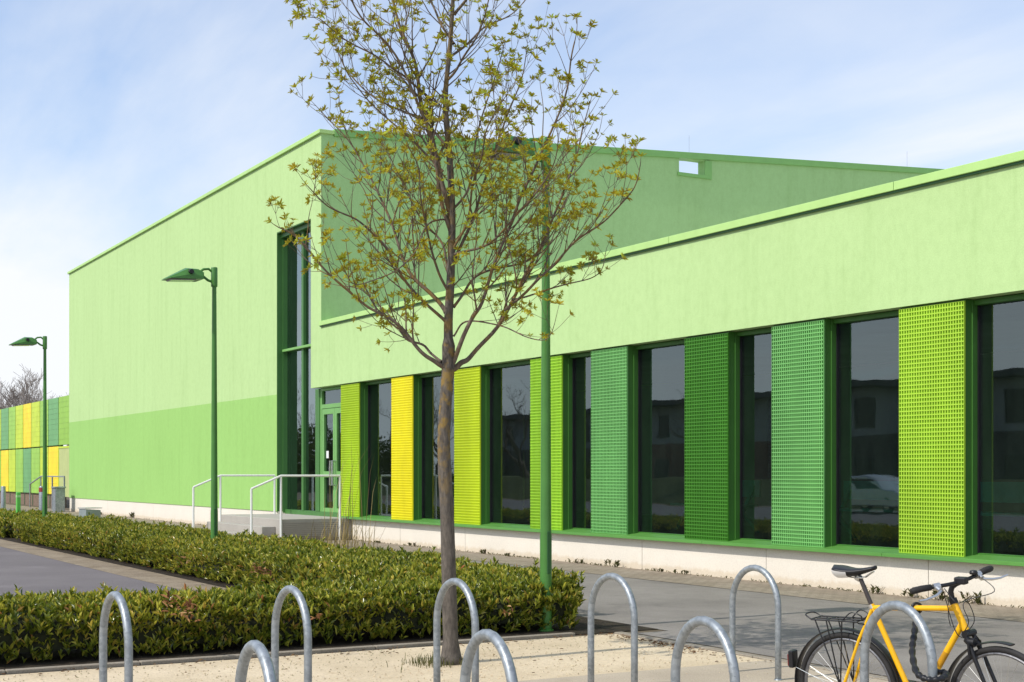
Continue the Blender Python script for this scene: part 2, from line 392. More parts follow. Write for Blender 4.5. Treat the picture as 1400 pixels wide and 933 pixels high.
# notch frame
b = HB(); b.box(XC+.002, XC+.05, Y1-.05, Y2+.22, 9.50, 9.588); b.box(XC, XC+.05, Y2+.002, Y2+.22, 9.59, 9.99)
b.build('opening_frame', M['coping_green'])
# copings
b = HB(); b.prism([(XL-.05, ZTL), (XC+.05, ZTR), (XC+.05, ZTR+.09), (XL-.05, ZTL+.09)], 1, D-.06, D+.32); b.build('coping', M['coping_pale'], bevel=.008)
b = HB(); b.prism([(D+.322, ztop(D)-.04), (YE, ztop(YE)-.04), (YE, ztop(YE)+.13), (D+.322, ztop(D)+.13)], 0, XC-.3, XC+.06); b.build('coping', M['coping_green'], bevel=.008)
b = HB(); xs = [XC-.0, -26.5, -21.9, -17.3, -12.7, -8.1, XR+.05]
for x0, x1 in zip(xs, xs[1:]): b.box(x0+.004, x1-.004, D-.06, D+.33, ZW-.005, ZW+.10)
b.build('coping', M['coping_pale'], bevel=.006)
b = HB(); b.box(XC, XR, D-.035, D-.002, ZW-.03, ZW-.006); b.build('coping_shadow_line', M['frame_d'])  # dark strip draws in the shadow line beneath the wing coping
# plinth
b = HB(); js = [-29.88, -26.91, -24.02, -21.05, -18.17, -15.22, -12.26, -9.3, -6.3, XR]
for x0, x1 in zip(js, js[1:]): b.box(x0+.005, x1-.005, D+.07, D+.27, 0, .47)
js = [XL, -51, -45.2, -39.4, -33.95]
for x0, x1 in zip(js, js[1:]): b.box(x0+.005, x1-.005, D+.02, D+.28, 0, .536)
b.box(-33.95, -29.9, D+.1, D+.28, 0, .47)
b.build('plinth', M['cream'])
b = HB(); b.box(-29.9, XR, D+.10, D+.26, 0.0, .46); b.build('joint_backing', M['frame_d'])
# sill
b = HB(); ss = [-29.92, -25.6, -20.9, -16.5, -12.9, -8.4, XR]
for x0, x1 in zip(ss, ss[1:]):
    b = HB(); b.prism([(D-.06, .478), (D+.28, .478), (D+.28, .562), (D-.055, .522)], 0, x0+.0025, x1-.0025); b.build('sill', M['sill'], bevel=.004)
# panels
PX = [(466, 491), (535, 564), (621, 656), (725, 768), (808, 857), (936, 995), (1055, 1126), (1229, 1318)]
PC = [(.44, .64, .014), (.89, .80, .012), (.55, .68, .014), (.33, .61, .030), (.16, .42, .12), (.052, .215, .014), (.165, .43, .12), (.39, .63, .042), (.05, .22, .015), (.38, .57, .012)]
PN = ['lime green grid panel beside the entrance door', 'bright yellow grid panel', 'lime yellow grid panel behind the tree trunk', 'leaf green grid panel behind the tall lamp post', 'mid green grid panel right of the lamp post', 'dark green grid panel', 'mid green grid panel between the wide right windows', 'lime green grid panel near the right edge']
spans = [(FX(a, D+.03), FX(c, D+.03)) for a, c in PX]+[(-10.35, -9.33), (-7.3, -6.28)]
YF = D+.03
for i, (x0, x1) in enumerate(spans):
    pm = paint('grid panel paint %d' % i, PC[i], .5, .13, 1.1, stretch=(1, 1, .35))
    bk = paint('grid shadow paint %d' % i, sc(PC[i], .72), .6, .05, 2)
    b = HB(); n = 25; z0, z1 = .535, 3.485; rows = 57
    w = (x1-x0)
    for k in range(n+1):
        x = x0+w*k/n; b.box(max(x0, x-.0080), min(x1, x+.0080), YF, YF+.0245, z0, z1)
    for k in range(rows+1):
        z = z0+(z1-z0)*k/rows; b.box(x0+.0003, x1-.0003, YF-.0015, YF+.0235, max(z0, z-.0066)-.0004, min(z1, z+.0066)+.0004)
    p = b.build('grid_panel', pm)
    if i < 8: p['label'] = PN[i]
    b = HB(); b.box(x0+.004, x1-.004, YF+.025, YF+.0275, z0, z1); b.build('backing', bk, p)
    b = HB(); b.box(x0, x1-.002, YF+.028, YF+.125, .50, 3.505); b.build('casing', M['casing'], p)
# windows between the panels
YG = D+.27
edges = [(spans[i][1], spans[i+1][0]) for i in range(len(spans)-1)]+[(spans[-1][1], XR-.2)]
for i, (a, c) in enumerate(edges):
    b = HB(); zt = 3.50
    b.box(a-.25, a+.012, YF+.127, YG+.02, .55, zt)                       # jamb beside the left panel
    b.box(c-.012, c+.15, YF+.127, YG+.02, .55, zt)
    b.box(a+.0125, c-.0125, YG-.03, YG+.02, .55, .575); b.box(a+.0125, c-.0125, YG-.09, YG+.02, zt-.06, zt)
    w_ = b.build('window', M['frame'], bevel=.003)
    b = HB(); b.add([(a+.012, YG, .575), (c-.012, YG, .575), (c-.012, YG, zt-.06), (a+.012, YG, zt-.06)], [(0, 1, 2, 3)]); b.build('pane', M['glass'], w_, fix=False)
    b = HB(); b.box(a+.0125, a+.030, YG-.035, YG-.001, .576, zt-.061); b.build('gasket', M['black'], w_)
# tall corner window
zs = .50
b = HB()
b.box(XS-.02, XS+.012, D+.004, YG+.03, zs, 7.528); b.box(XS+.0125, XS+.03, D+.15, YG+.03, zs, 7.39); b.box(XS+.013, XW-.001, D+.004, D+.0995, 7.505, 7.5285); b.box(XS+.005, XW, D+.10, YG+.03, 7.40, 7.529)
b.box(XS+.005, -29.9, YG-.06, YG+.03, zs-.02, zs+.09)
for x in (-32.82, -31.92): b.box(x, x+.13 if x < -32.5 else x+.26, YG-.07, YG+.03, zs+.0905, 7.399 if x < -32.5 else 3.50)
b.box(-31.70, XW+.06, YG-.01, YG+.03, 3.501, 7.529)
w_ = b.build('corner_window', M['frame_m'], bevel=.004)
b = HB()
for x0, x1, z1 in ((XS+.005, -32.82, 7.40), (-32.69, -31.92, 7.40)):
    b.add([(x0, YG, zs+.09), (x1, YG, zs+.09), (x1, YG, z1), (x0, YG, z1)], [(0, 1, 2, 3)])
b.add([(-31.92, YG, 3.5), (-31.7, YG, 3.5), (-31.7, YG, 7.4), (-31.92, YG, 7.4)], [(0, 1, 2, 3)])
b.build('pane', M['glass_tall'], w_, fix=False)
b = HB(); b.box(XS+.006, -31.75, YG-.13, YG-.02, 4.54, 4.60); b.build('transom_bar', M['coping_green'], w_, bevel=.005)
# door
b = HB(); dy = YG-.05
b.box(-31.66, -31.56, dy, YG+.04, .51, 3.50); b.box(-31.56, -29.93, dy, YG+.04, 3.02, 3.12); b.box(-31.56, -29.93, dy, YG+.04, 3.44, 3.5)
df = b.build('door_frame', M['doorg'], bevel=.004)
b = HB(); b.add([(-31.56, YG, 3.12), (-29.93, YG, 3.12), (-29.93, YG, 3.44), (-31.56, YG, 3.44)], [(0, 1, 2, 3)]); b.build('pane', M['glass'], df, fix=False)
for x0, x1, hs in ((-31.55, -30.785, 1), (-30.775, -29.94, -1)):
    b = HB(); st = .105
    b.box(x0, x0+st, dy+.005, YG+.03, .53, 3.01); b.box(x1-st, x1, dy+.005, YG+.03, .53, 3.01)
    for z0, z1 in ((.53, .68), (1.40, 1.54), (2.88, 3.01)): b.box(x0+st, x1-st, dy+.005, YG+.03, z0, z1)
    d_ = b.build('door', M['doorg'], bevel=.004)
    b = HB()
    for z0, z1 in ((.68, 1.40), (1.54, 2.88)): b.add([(x0+st, YG, z0), (x1-st, YG, z0), (x1-st, YG, z1), (x0+st, YG, z1)], [(0, 1, 2, 3)])
    b.build('pane', M['glass'], d_, fix=False)
    xh = x1-.06 if hs > 0 else x0+.06
    b = HB(); b.tube([(xh, dy, 1.22), (xh, dy-.09, 1.22), (xh, dy-.09, 1.78), (xh, dy, 1.78)], .022, 8); b.build('handle', M['chrome'], d_, smooth='auto')
    if hs > 0:
        b = HB(); b.box(x0+.16, x0+.30, YG-.004, YG-.001, 1.85, 2.02); b.build('notice', M['white_pl'], d_)
# lightning rods
for y in (23.4, 31.5):
    b = HB(); b.tube([(XC-.15, y, ztop(y)+.12), (XC-.15, y, ztop(y)+.62)], .004, 5); b.build('lightning_rod', M['steel'])
# interior that shows dimly through the glass
M['inner'] = paint('interior wall', (.16, .19, .17), .8, .2, 1)
M['inner_floor'] = paint('interior floor', (.12, .17, .15), .5, .2, 1)
b = HB(); b.box(-33.9, XC-.3, 19.8, 19.9, .3, 7.4); b.box(XC-.295, XR-.25, 19.8, 19.9, .3, 3.6); b.box(-34.1, -34.0, D+.4, 19.8, .3, 7.4); b.build('interior_wall', M['inner'])
b = HB(); b.box(-33.9, XR-.25, D+.31, 19.8, .42, .50); b.build('interior_floor', M['inner_floor'])
b = HB(); b.box(XW+.7, XR-.25, D+.302, 19.8, 3.62, 3.7); b.build('interior_ceiling', M['inner'])
# hall benches inside, behind the right hand windows
M['teal'] = paint('teal bench', (.10, .42, .33), .5, .1)
for i, x in enumerate((-19.5, -15.6, -13.4, -11.2, -9.0)):
    b = HB(); y = 15.2
    for dx in (-.8, .8): b.tube([(x+dx, y-.25, .5), (x+dx, y+.2, 1.35)], .03, 6); b.tube([(x+dx, y+.25, .5), (x+dx, y-.2, .95)], .03, 6)
    b.box(x-.95, x+.95, y-.28, y+.12, .93, .975); b.box(x-.95, x+.95, y+.16, y+.20, 1.1, 1.38)
    b.build('interior_bench', M['teal'])

# ------------------------------------------------------------------ entrance steps and handrails
st = thing('entrance_steps', 'grey concrete entrance landing with three steps before the green glazed door', 'steps', (-31.4, 11.8, 0))
def sbx(name, x0, x1, y0, y1, z0, z1, m, bev=.01):
    b = MB(); b.box(x0+31.4, x1+31.4, y0-11.8, y1-11.8, z0, z1); return b.build(name, m, st, bevel=bev)
sbx('landing', -33.6, -29.45, 11.05, D+.09, 0, .49, M['conc'])
sbx('step', -33.6, -29.75, 10.73, 11.045, 0, .325, M['conc'])
sbx('step', -33.6, -29.55, 10.41, 10.725, 0, .165, M['conc'])
b = MB()
for i in range(10): b.box(-29.449+31.4, -29.425+31.4, 11.10-11.8, D+.05-11.8, .03+i*.042, .03+i*.042+.026)
b.build('side_grille', M['conc'], st)
def rail(x, label):
    r = thing('handrail', label, 'handrail', (x, 11.5, 0), 0, 'white handrails at the entrance')
    ya, yb, yc = 10.37-11.5, 11.04-11.5, 12.42-11.5
    b = MB(); b.tube([(0, ya, 1.16), (0, yb, 1.44), (0, yc, 1.44)], .024, 8); b.build('top_rail', M['white_metal'], r, smooth='auto')
    for y, zb, zt in ((ya, 0, 1.16), (yb, .1, 1.43), (yc, .0 if x > -30 else .4, 1.43)):
        b = MB(); b.tube([(0, y, zb), (0, y, zt)], .027, 8); b.build('post', M['white_metal'], r, smooth='auto')
    return r
rail(-33.52, 'white tubular handrail on the left of the entrance steps, against the green wall')
rail(-29.40, 'white tubular handrail on the right of the entrance steps, nearest the lime panel')

# ------------------------------------------------------------------ coloured panel wall on the far left
fw = thing('panel_wall', 'far fence of yellow, lime and green upright panels in two rows left of the hall', 'fence', (-62, 13.5, 0))
cols = dict(L=(.52, .66, .035), Y=(.90, .68, .012), G=(.30, .55, .07), D=(.14, .37, .13), B=(.27, .50, .05))
fm = {k: paint('fence panel '+k, v, .45, .10, 1.4) for k, v in cols.items()}
pe = [FX(p, 13.5) for p in (93.5, 81, 67, 55.5, 43.5, 32.5, 22, 12.5, 2)]
pe[0] = -60.2
for i in range(9): pe.append(pe[-1]-1.95)
top = 'BDGLYLGDLGLYDGLBY'; bot = '-YLGDGLYGLYDGLYGL'
for i in range(len(pe)-1):
    x1, x0 = pe[i], pe[i+1]
    for row, (z0, z1) in enumerate(((2.69, 4.74), (.58, 2.64))):
        c = (top, bot)[row][i % 17]
        if c == '-': continue
        b = MB(); b.box(x0+62+.045, x1+62-.045, -.03, .03, z0, z1)
        for k in range(9): b.box(x0+62+.045, x1+62-.045, -.038, -.031, z0+.02+k*.225, z0+.05+k*.225)
        b.build('panel', fm[c], fw)
b = MB()
for x in pe: b.box(x+62-.04, x+62+.04, .031, .13, 0, 4.74)
b.build('post_row', M['frame_d'], fw)
b = MB(); b.box(pe[-1]+62, pe[1]+62, .14, .17, .3, 4.70); b.build('back_sheet', M['frame_d'], fw)
b = MB(); b.box(-34, -.6, .05, .30, 0, .57); b.build('base_wall', M['brickwall'] if 'brickwall' in M else paint('brown brick base', (.20, .14, .10), .9, .25, 14), fw)
dg = MB(); dg.box(pe[1]+62+.06, pe[0]+62, -.03, .03, .5, 2.60)
d_ = dg.build('door', paint('pale lime door', (.46, .52, .20), .5, .08), fw)
dg = MB(); dg.box(pe[1]+62+.03, pe[0]+62, -.05, -.031, 2.55, 2.63); dg.box(pe[1]+62+.03, pe[1]+62+.09, -.05, -.031, .5, 2.549); dg.build('frame', fm['L'], d_)

hr = thing('handrail', 'thin grey handrail at the door in the coloured panel fence', 'handrail', (-64, 12.6, 0))
xa, xb_, xc = FX(41, 12.6)+64, FX(56, 12.6)+64, FX(88, 12.6)+64
b = MB(); b.tube([(xa, 0, 1.02), (xb_, 0, 1.36), (xc, 0, 1.36)], .03, 6); b.build('top_rail', M['steel'], hr, smooth='auto')
for x, zt in ((xa, 1.02), (xb_, 1.36), ((xb_+xc)/2, 1.36), (xc, 1.36)):
    b = MB(); b.tube([(x, 0, 0), (x, 0, zt)], .03, 6); b.build('post', M['steel'], hr, smooth='auto')
uc = thing('utility_cabinet', 'grey metal utility cabinet beside the fence door', 'cabinet', (FX(80, 12.1), 12.1, 0))
b = MB(); b.box(-.26, .26, -.18, .18, 0, .92); b.build('body', M['steel'], uc, bevel=.015)
b = MB(); b.box(-.30, .30, -.22, .22, .921, .98); b.build('lid', M['steel'], uc, bevel=.01)
b = MB(); b.box(-.45, -.31, -.12, .12, 0, .6); b.build('side_box', M['black'], uc, bevel=.01)
fl = thing('floodlight', 'low grey boxed floodlight on the ground before the pale green wall', 'floodlight', (FX(124, 11.5), 11.5, 0), math.radians(15))
b = MB(); b.prism([(-.30, 0), (.24, 0), (.24, .26), (-.30, .30)], 0, -.24, .24); b.build('housing', paint('floodlight grey', (.24, .28, .28), .5, .1), fl, bevel=.01)
b = MB(); b.box(-.26, .26, -.34, .28, .315, .34); b.build('visor', M['steel'], fl, bevel=.005)
b = MB(); b.box(-.26, -.241, -.2, .12, .08, .25); b.build('lens', M['black'], fl)
def bollard(px, pt, Y, m, label, r=.06, band=None, cat='bollard'):
    X = FX(px, Y); zt = PZ(pt, X, Y)
    t = thing('bollard', label, cat, (X, Y, 0))
    b = MB(); b.lathe([(r, 0), (r, zt-.03), (r*.8, zt)], 14); b.build('post', m, t, smooth='auto')
    if band:
        b = MB(); b.lathe([(r*1.04, 0), (r*1.04, band[1])], 14, (0, 0, zt-band[0])); b.build('band', band[2], t, smooth='auto')
    return t
bollard(4.5, 665, 8.6, M['steel'], 'plain grey steel bollard at the far left edge of the hedge', .075)
bollard(57, 665, 8.4, M['steel'], 'grey steel bollard with a red and white band beside the lamp post', .075, (.16, .12, paint('red band', (.32, .05, .05), .4, .1)))
t = thing('marker_post', 'short bright green marker post standing in the far hedge', 'post', (FX(25, 7.6), 7.6, 0))
b = MB(); b.box(-.075, .075, -.05, .05, 0, .98); b.build('post', paint('vivid green plastic', (.14, .55, .09), .4, .06), t, bevel=.012)
b = MB(); b.box(-.077, .077, -.053, .053, .84, .90); b.build('reflector', paint('pale reflector', (.4, .75, .3), .3, .06), t)

# ------------------------------------------------------------------ street lamps
def lamp_build():
    t = thing('street_lamp', '', 'street lamp', (0, 0, 0), 0, 'green street lamps in a row')
    b = MB(); b.lathe([(.075, 0), (.075, .02), (.056, .03), (.056, .9), (.052, .95), (.040, 3.2), (.033, 4.38)], 18); b.build('pole', M['lamp'], t, smooth='auto')
    b = MB(); b.prism([(-.02, .55), (.02, .55), (.02, .95), (-.02, .95)], 0, .05, .062); ad = b.build('access_door', M['frame_d'], t, bevel=.004)
    b = MB(); b.lathe([(.047, 4.375), (.050, 4.39), (.050, 4.66), (.044, 4.675)], 16); b.build('pole_cap', M['lamp'], t, smooth='auto')
    # curved bracket towards the road (-Y)
    b = MB()
    b.tube([(0, -.03, 4.60), (0, -.09, 4.645), (0, -.17, 4.635), (0, -.24, 4.58)], .019, 8)
    b.tube([(0, -.03, 4.45), (0, -.10, 4.47), (0, -.17, 4.52), (0, -.24, 4.55)], .021, 8)
    b.build('bracket', M['lamp'], t, smooth='auto')
    # wedge head: profile in (y,z), wide plate
    b = MB()
    prof = [(-.20, 4.47), (-.94, 4.435), (-.94, 4.45), (-.60, 4.60), (-.52, 4.635), (-.31, 4.635), (-.20, 4.585)]
    def ring_at(x, k): return [(x, -.20+(y+.20)*.80+(-.50-y)*(1-k)*.2, 4.45+(z-4.45)*k) for y, z in prof]
    vs = []
    xs_ = [(-.19, .35), (-.15, .85), (0, 1.0), (.15, .85), (.19, .35)]
    for x, k in xs_: vs += ring_at(x, k)
    n = len(prof); fs = [(i*n+j, i*n+(j+1) % n, (i+1)*n+(j+1) % n, (i+1)*n+j) for i in range(4) for j in range(n)]+[tuple(range(n)), tuple(range(4*n, 5*n))[::-1]]
    b.add(vs, fs); hd = b.build('luminaire', M['lamp'], t, bevel=.006)
    b = MB(); b.add([(-.14, -.72, 4.436), (.14, -.72, 4.436), (.14, -.32, 4.458), (-.14, -.32, 4.458), (-.12, -.70, 4.420), (.12, -.70, 4.420), (.12, -.34, 4.440), (-.12, -.34, 4.440)],
                    [(0, 1, 5, 4), (1, 2, 6, 5), (2, 3, 7, 6), (3, 0, 4, 7), (4, 5, 6, 7)]); b.build('lens', paint('lamp lens', (.35, .36, .36), .15, .05), hd)
    b = MB()
    vs = []
    for i in range(14):
        a = 2*math.pi*i/14; vs += [(.15, -.42+.042*math.cos(a), 4.56+.042*math.sin(a)), (.22, -.42+.034*math.cos(a), 4.56+.034*math.sin(a))]
    b.add(vs, [(2*i, 2*((i+1) % 14), 2*((i+1) % 14)+1, 2*i+1) for i in range(14)]+[tuple(range(1, 28, 2))])
    b.build('hinge_knob', M['black'], hd, smooth='auto')
    return t
lp = lamp_build()
lp.location = (-11.56, 6.985, 0); lp['label'] = 'tall green street lamp nearest the camera, behind the tree crown'
dup(lp, (-21.4, 6.95, 0), 0, 'green street lamp in front of the pale green wall, left of the tall window')
dup(lp, (-34.1, 7.03, 0), 0, 'far green street lamp at the left against the sky and panel fence')

# ------------------------------------------------------------------ hedges
def hedge(name_label, x0, x1, y0, y1, h, dens, ls, seed, faces, skew=0):
    rr = random.Random(seed)
    cx, cy = (x0+x1)/2, (y0+y1)/2
    t = thing('hedge', name_label, 'hedge', (cx, cy, 0), 0)
    def hh(x, y): return h*(1+.12*mnoise.noise(Vector((x*1.1, y*1.1, seed)))+.08*mnoise.noise(Vector((x*3.4, y*3.4, seed+5))))
    # dark twiggy core with an uneven skin
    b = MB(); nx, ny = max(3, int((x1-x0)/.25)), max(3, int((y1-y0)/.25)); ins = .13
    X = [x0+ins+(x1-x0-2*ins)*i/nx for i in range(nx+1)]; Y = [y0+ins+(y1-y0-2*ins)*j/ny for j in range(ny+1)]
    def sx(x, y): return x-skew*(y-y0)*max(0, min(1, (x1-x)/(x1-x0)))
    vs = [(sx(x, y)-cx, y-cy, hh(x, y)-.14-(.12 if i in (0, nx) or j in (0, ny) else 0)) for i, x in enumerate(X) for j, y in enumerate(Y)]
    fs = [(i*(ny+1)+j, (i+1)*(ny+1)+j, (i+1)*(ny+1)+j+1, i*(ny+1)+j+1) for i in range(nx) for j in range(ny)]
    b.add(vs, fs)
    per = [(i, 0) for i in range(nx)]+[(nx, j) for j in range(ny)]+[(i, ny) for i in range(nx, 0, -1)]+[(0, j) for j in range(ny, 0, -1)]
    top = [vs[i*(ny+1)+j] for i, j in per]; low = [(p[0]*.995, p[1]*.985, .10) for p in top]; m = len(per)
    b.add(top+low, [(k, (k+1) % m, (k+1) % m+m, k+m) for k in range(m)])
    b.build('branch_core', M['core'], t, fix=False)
    b = MB()
    def shoot(p, nrm):
        # a short upright shoot carrying a whorl of lance leaves
        d0 = (Vector((0, 0, 1))*rr.uniform(.8, 1.3)+nrm*rr.uniform(.1, .6)+Vector((rr.gauss(0, .28), rr.gauss(0, .28), 0))).normalized()
        k = rr.randint(4, 6); a0 = rr.uniform(0, 6.28)
        u = d0.orthogonal().normalized(); w = d0.cross(u)
        for i in range(k):
            a = a0+i*2.4; s_ = u*math.cos(a)+w*math.sin(a)
            opening = rr.uniform(.2, .8)
            d = (d0+s_*opening).normalized(); ln = ls*rr.uniform(.5, 1.3)
            base = p-d0*ls*.28*i/k
            b.leaf(base, d, (d0*1.0-s_*.3).normalized(), ln, ln*rr.uniform(.24, .33), .22)
    A = (x1-x0)*(y1-y0)
    for _ in range(int(A*dens)):
        x, y = rr.uniform(x0, x1), rr.uniform(y0, y1)
        e = min(x-x0, x1-x, y-y0, y1-y); drop = max(0, .14-e)*.75
        z = hh(x, y)-ls*.75-drop-abs(rr.gauss(0, .028))
        if rr.random() < .05: z += rr.uniform(.02, .10)
        shoot(Vector((sx(x, y)-cx, y-cy, z)), Vector((0, 0, .3)))
    sides = []
    if 'f' in faces: sides.append(((x0, y0), (x1, y0), Vector((0, -1, 0))))
    if 'b' in faces: sides.append(((x0, y1), (x1, y1), Vector((0, 1, 0))))
    if 'l' in faces: sides.append(((x0, y0), (x0, y1), Vector((-1, 0, 0))))
    if 'r' in faces: sides.append(((x1, y0), (x1, y1), Vector((1, 0, 0))))
    for (ax, ay), (bx, by), n in sides:
        ln_ = math.hypot(bx-ax, by-ay)
        for _ in range(int(ln_*h*dens*1.0)):
            s_ = rr.random(); zz = rr.uniform(.03, 1)**.85
            x, y = ax+(bx-ax)*s_, ay+(by-ay)*s_
            bul = .06*mnoise.noise(Vector((x*2.2, y*2.2, zz*3+seed)))+.03*mnoise.noise(Vector((x*7, y*7, zz*9)))
            ins2 = .07+.05*(1-zz)-bul+abs(rr.gauss(0, .025))+(.05 if zz > .85 else 0)
            p = Vector((sx(x, y)-cx, y-cy, hh(x, y)*zz*.9))-n*ins2
            shoot(p, n*1.2)
    b.build('foliage', M['hedge'], t, fix=False)
    return t
def dead_patch(t, spots, seed):
    q = random.Random(seed); b = MB()
    for (px, py, d_, n_, sp_) in spots:
        c = cam_pt(px, py, d_)-Vector(t.location)
        for i in range(n_):
            p = c+Vector((q.gauss(0, sp_), q.gauss(0, sp_), q.gauss(0, sp_*.7)))
            b.leaf(p, Vector((q.gauss(0, .6)+.3, q.gauss(0, .6)-.5, q.uniform(-.3, 1.2))), Vector((q.gauss(0, .4), q.gauss(0, .4), 1)), q.uniform(.04, .085), .022)
    b.build('dead_leaves', M['dead'], t, fix=False)
M['dead'] = leaf_mat('dead leaves', [(0, (.10, .045, .025)), (.5, (.36, .17, .08)), (1, (.62, .40, .20))], .7, .25, .2)
h1 = hedge('dense laurel hedge strip in the foreground running behind the bike stands to the lamp post', -12.62, -11.42, -3.2, 7.35, .48, 600, .072, 3, 'fblr')
h2 = hedge('long low laurel hedge bed between the car park and the hall path', -32.4, -12.5, 6.02, 8.05, .50, 420, .075, 5, 'flr', 4.2)
dead_patch(h1, [(235, 824, 11.55, 16, .05), (256, 828, 11.5, 22, .045), (257, 846, 11.3, 12, .05), (440, 842, 11.6, 9, .05), (700, 832, 12.6, 8, .05), (90, 836, 11.3, 7, .05)], 3)
dead_patch(h2, [(352, 778, 15.6, 20, .05), (365, 786, 15.3, 14, .05), (252, 768, 19.0, 12, .05), (560, 778, 16.5, 9, .06)], 4)
hedge('short far laurel hedge at the left edge past the gap', -54, -34.0, 6.02, 8.0, .45, 120, .11, 8, 'fr', 4.2)

# tufts and weeds
def blades(b, rr, c, n, h, spread, w, lean=.4):
    for i in range(n):
        a = rr.uniform(0, 6.28); p = Vector((c[0]+rr.gauss(0, spread), c[1]+rr.gauss(0, spread), c[2])); hgt = h*rr.uniform(.45, 1.05); l = rr.uniform(.05, lean)*hgt
        d = Vector((math.cos(a), math.sin(a), 0)); side = Vector((-d.y, d.x, 0))*w*.5
        q = [p, p+d*l*.25+Vector((0, 0, hgt*.45)), p+d*l*.6+Vector((0, 0, hgt*.8)), p+d*l*1.15+Vector((0, 0, hgt))]
        vs = [q[0]-side, q[0]+side, q[1]-side, q[1]+side, q[2]-side*.7, q[2]+side*.7, q[3]]
        b.add(vs, [(0, 1, 3, 2), (2, 3, 5, 4), (4, 5, 6)])
rr = random.Random(4)
t = thing('ornamental_grass', 'tall tuft of thin dry yellow grass stems in front of the entrance landing', 'grass', (-19.9, 8.45, 0))
b = MB(); blades(b, rr, (0, 0, .2), 22, 1.8, .16, .008, .35); b.build('stalks', M['dry'], t, fix=False)
b = MB(); blades(b, rr, (0, 0, .1), 110, .75, .22, .010, .6); b.build('leaf_blades', M['dry'], t, fix=False)
wl = ['right of the lamp post', 'under the yellow panel', 'behind the hoop beside the hedge end', 'below the mid green panel', 'behind the rear bike stand', 'under the saddle of the yellow bicycle', 'left of the bicycle handlebar', 'right of the bicycle handlebar', 'below the lime panel behind the tree', 'near the first lime panel', 'at the pale wall left of the steps', 'at the pale wall further left', 'below the bicycle stem', 'left of the lamp post']
wx = [792, 570, 846, 905, 942, 1203, 1250, 1330, 665, 520, 182, 140, 1290, 700]
wh = [.08, .09, .13, .06, .07, .11, .12, .15, .09, .06, .2, .12, .14, .07]
for lab, px, hgt in zip(wl, wx, wh):
    X = FX(px, D+.02); t = thing('weed', 'small weed at the foot of the wall, '+lab, 'weed', (X, D-.02, .008), 0, 'weeds along the foot of the building')
    b = MB()
    for k in range(5):
        c = Vector((rr.gauss(0, .10), rr.uniform(-.06, .02), 0))
        for i in range(9):
            a = rr.uniform(0, 6.28); d = Vector((math.cos(a)*.8, math.sin(a)*.8, rr.uniform(.4, 1.6)))
            b.leaf(c+Vector((0, 0, rr.uniform(0, hgt*.6))), d, Vector((0, 0, 1)), hgt*rr.uniform(.35, .7), .022)
    b.build('leaves', M['weed'], t, fix=False)
    b = MB()
    for k in range(4): b.tube([(rr.gauss(0, .05), -.01, 0), (rr.gauss(0, .09), -.02, hgt*.9)], .003, 4)
    b.build('stems', M['twig'], t)
# moss and dirt fringe
b = MB()
for i in range(2600):
    x = R.uniform(-56, -4)
    if mnoise.noise(Vector((x*.9, 0, 3))) < -.05 and R.random() < .75: continue
    a = R.uniform(0, 6.28); b.leaf(Vector((x, D+.06-abs(R.gauss(0, .05)), .008)), Vector((math.cos(a), math.sin(a), R.uniform(.3, 1.6))), Vector((0, 0, 1)), R.uniform(.02, .06), .012)
tag(b.build('weed_fringe', M['weed'], fix=False), 'thin fringe of moss and seedlings along the foot of the hall wall', 'ground cover', kind='stuff')

# ------------------------------------------------------------------ the street tree
tree_base = cam_pt(617, 909, 11.16); tree_base.z = 0
tr = thing('street_tree', 'slender young maple with lichened trunk and bursting yellow green buds before the hall', 'tree', tree_base)
rt = random.Random(21)
FWD = Vector((-CS, SN, 0)); RGT = Vector((SN, CS, 0)); UP = Vector((0, 0, 1))
def TP(px, py, dd=0.0):
    """a point of the crown: pixel at the trunk's distance, pushed dd metres away along the view"""
    return cam_pt(px, py, 11.16+dd)-tree_base
def smooth_path(pts, n=6):
    out = []
    P = [pts[0]]+pts+[pts[-1]]
    for i in range(1, len(P)-2):
        p0, p1, p2, p3 = P[i-1], P[i], P[i+1], P[i+2]
        for k in range(n):
            t = k/n
            out.append(.5*((2*p1)+(-p0+p2)*t+(2*p0-5*p1+4*p2-p3)*t*t+(-p0+3*p1-3*p2+p3)*t**3))
    out.append(pts[-1]); return out
trunk = MB(); limbs = MB(); buds = MB()
tp = smooth_path([TP(617, 912), TP(614, 800), TP(611, 700), TP(607, 620), TP(608, 570), TP(613, 497), TP(613, 440), TP(616, 383), TP(618, 300), TP(615, 220), TP(609, 137), TP(616, 55), TP(620, -20), TP(624, -130), TP(630, -260), TP(634, -380)], 5)
nT = len(tp)
def trad(z):
    if z < .12: return .060+.05*(1-z/.12)
    if z < 2.2: return .060-.012*(z-.12)/2.1
    if z < 2.5: return .051
    return max(.008, .036*(1-(z-2.5)/4.6))
trads = [trad(max(0, p.z))*(1+.07*mnoise.noise(Vector((0, 0, p.z*3.2)))) for p in tp]
trunk.tube(tp, trads, 14)
def cluster(p, d, s=1.0):
    k = rt.randint(9, 13); d = d.normalized(); u = d.orthogonal().normalized(); w = d.cross(u); a0 = rt.uniform(0, 6.28)
    for i in range(k):
        a = a0+i*2.39; sd = u*math.cos(a)+w*math.sin(a)
        op = rt.uniform(.5, 1.9); dr = (d+sd*op-UP*rt.uniform(0, .35)).normalized()
        ln = rt.uniform(.022, .054)*s
        buds.leaf(p+sd*.004, dr, d, ln, ln*rt.uniform(.22, .34), .25)
CNT = [0]
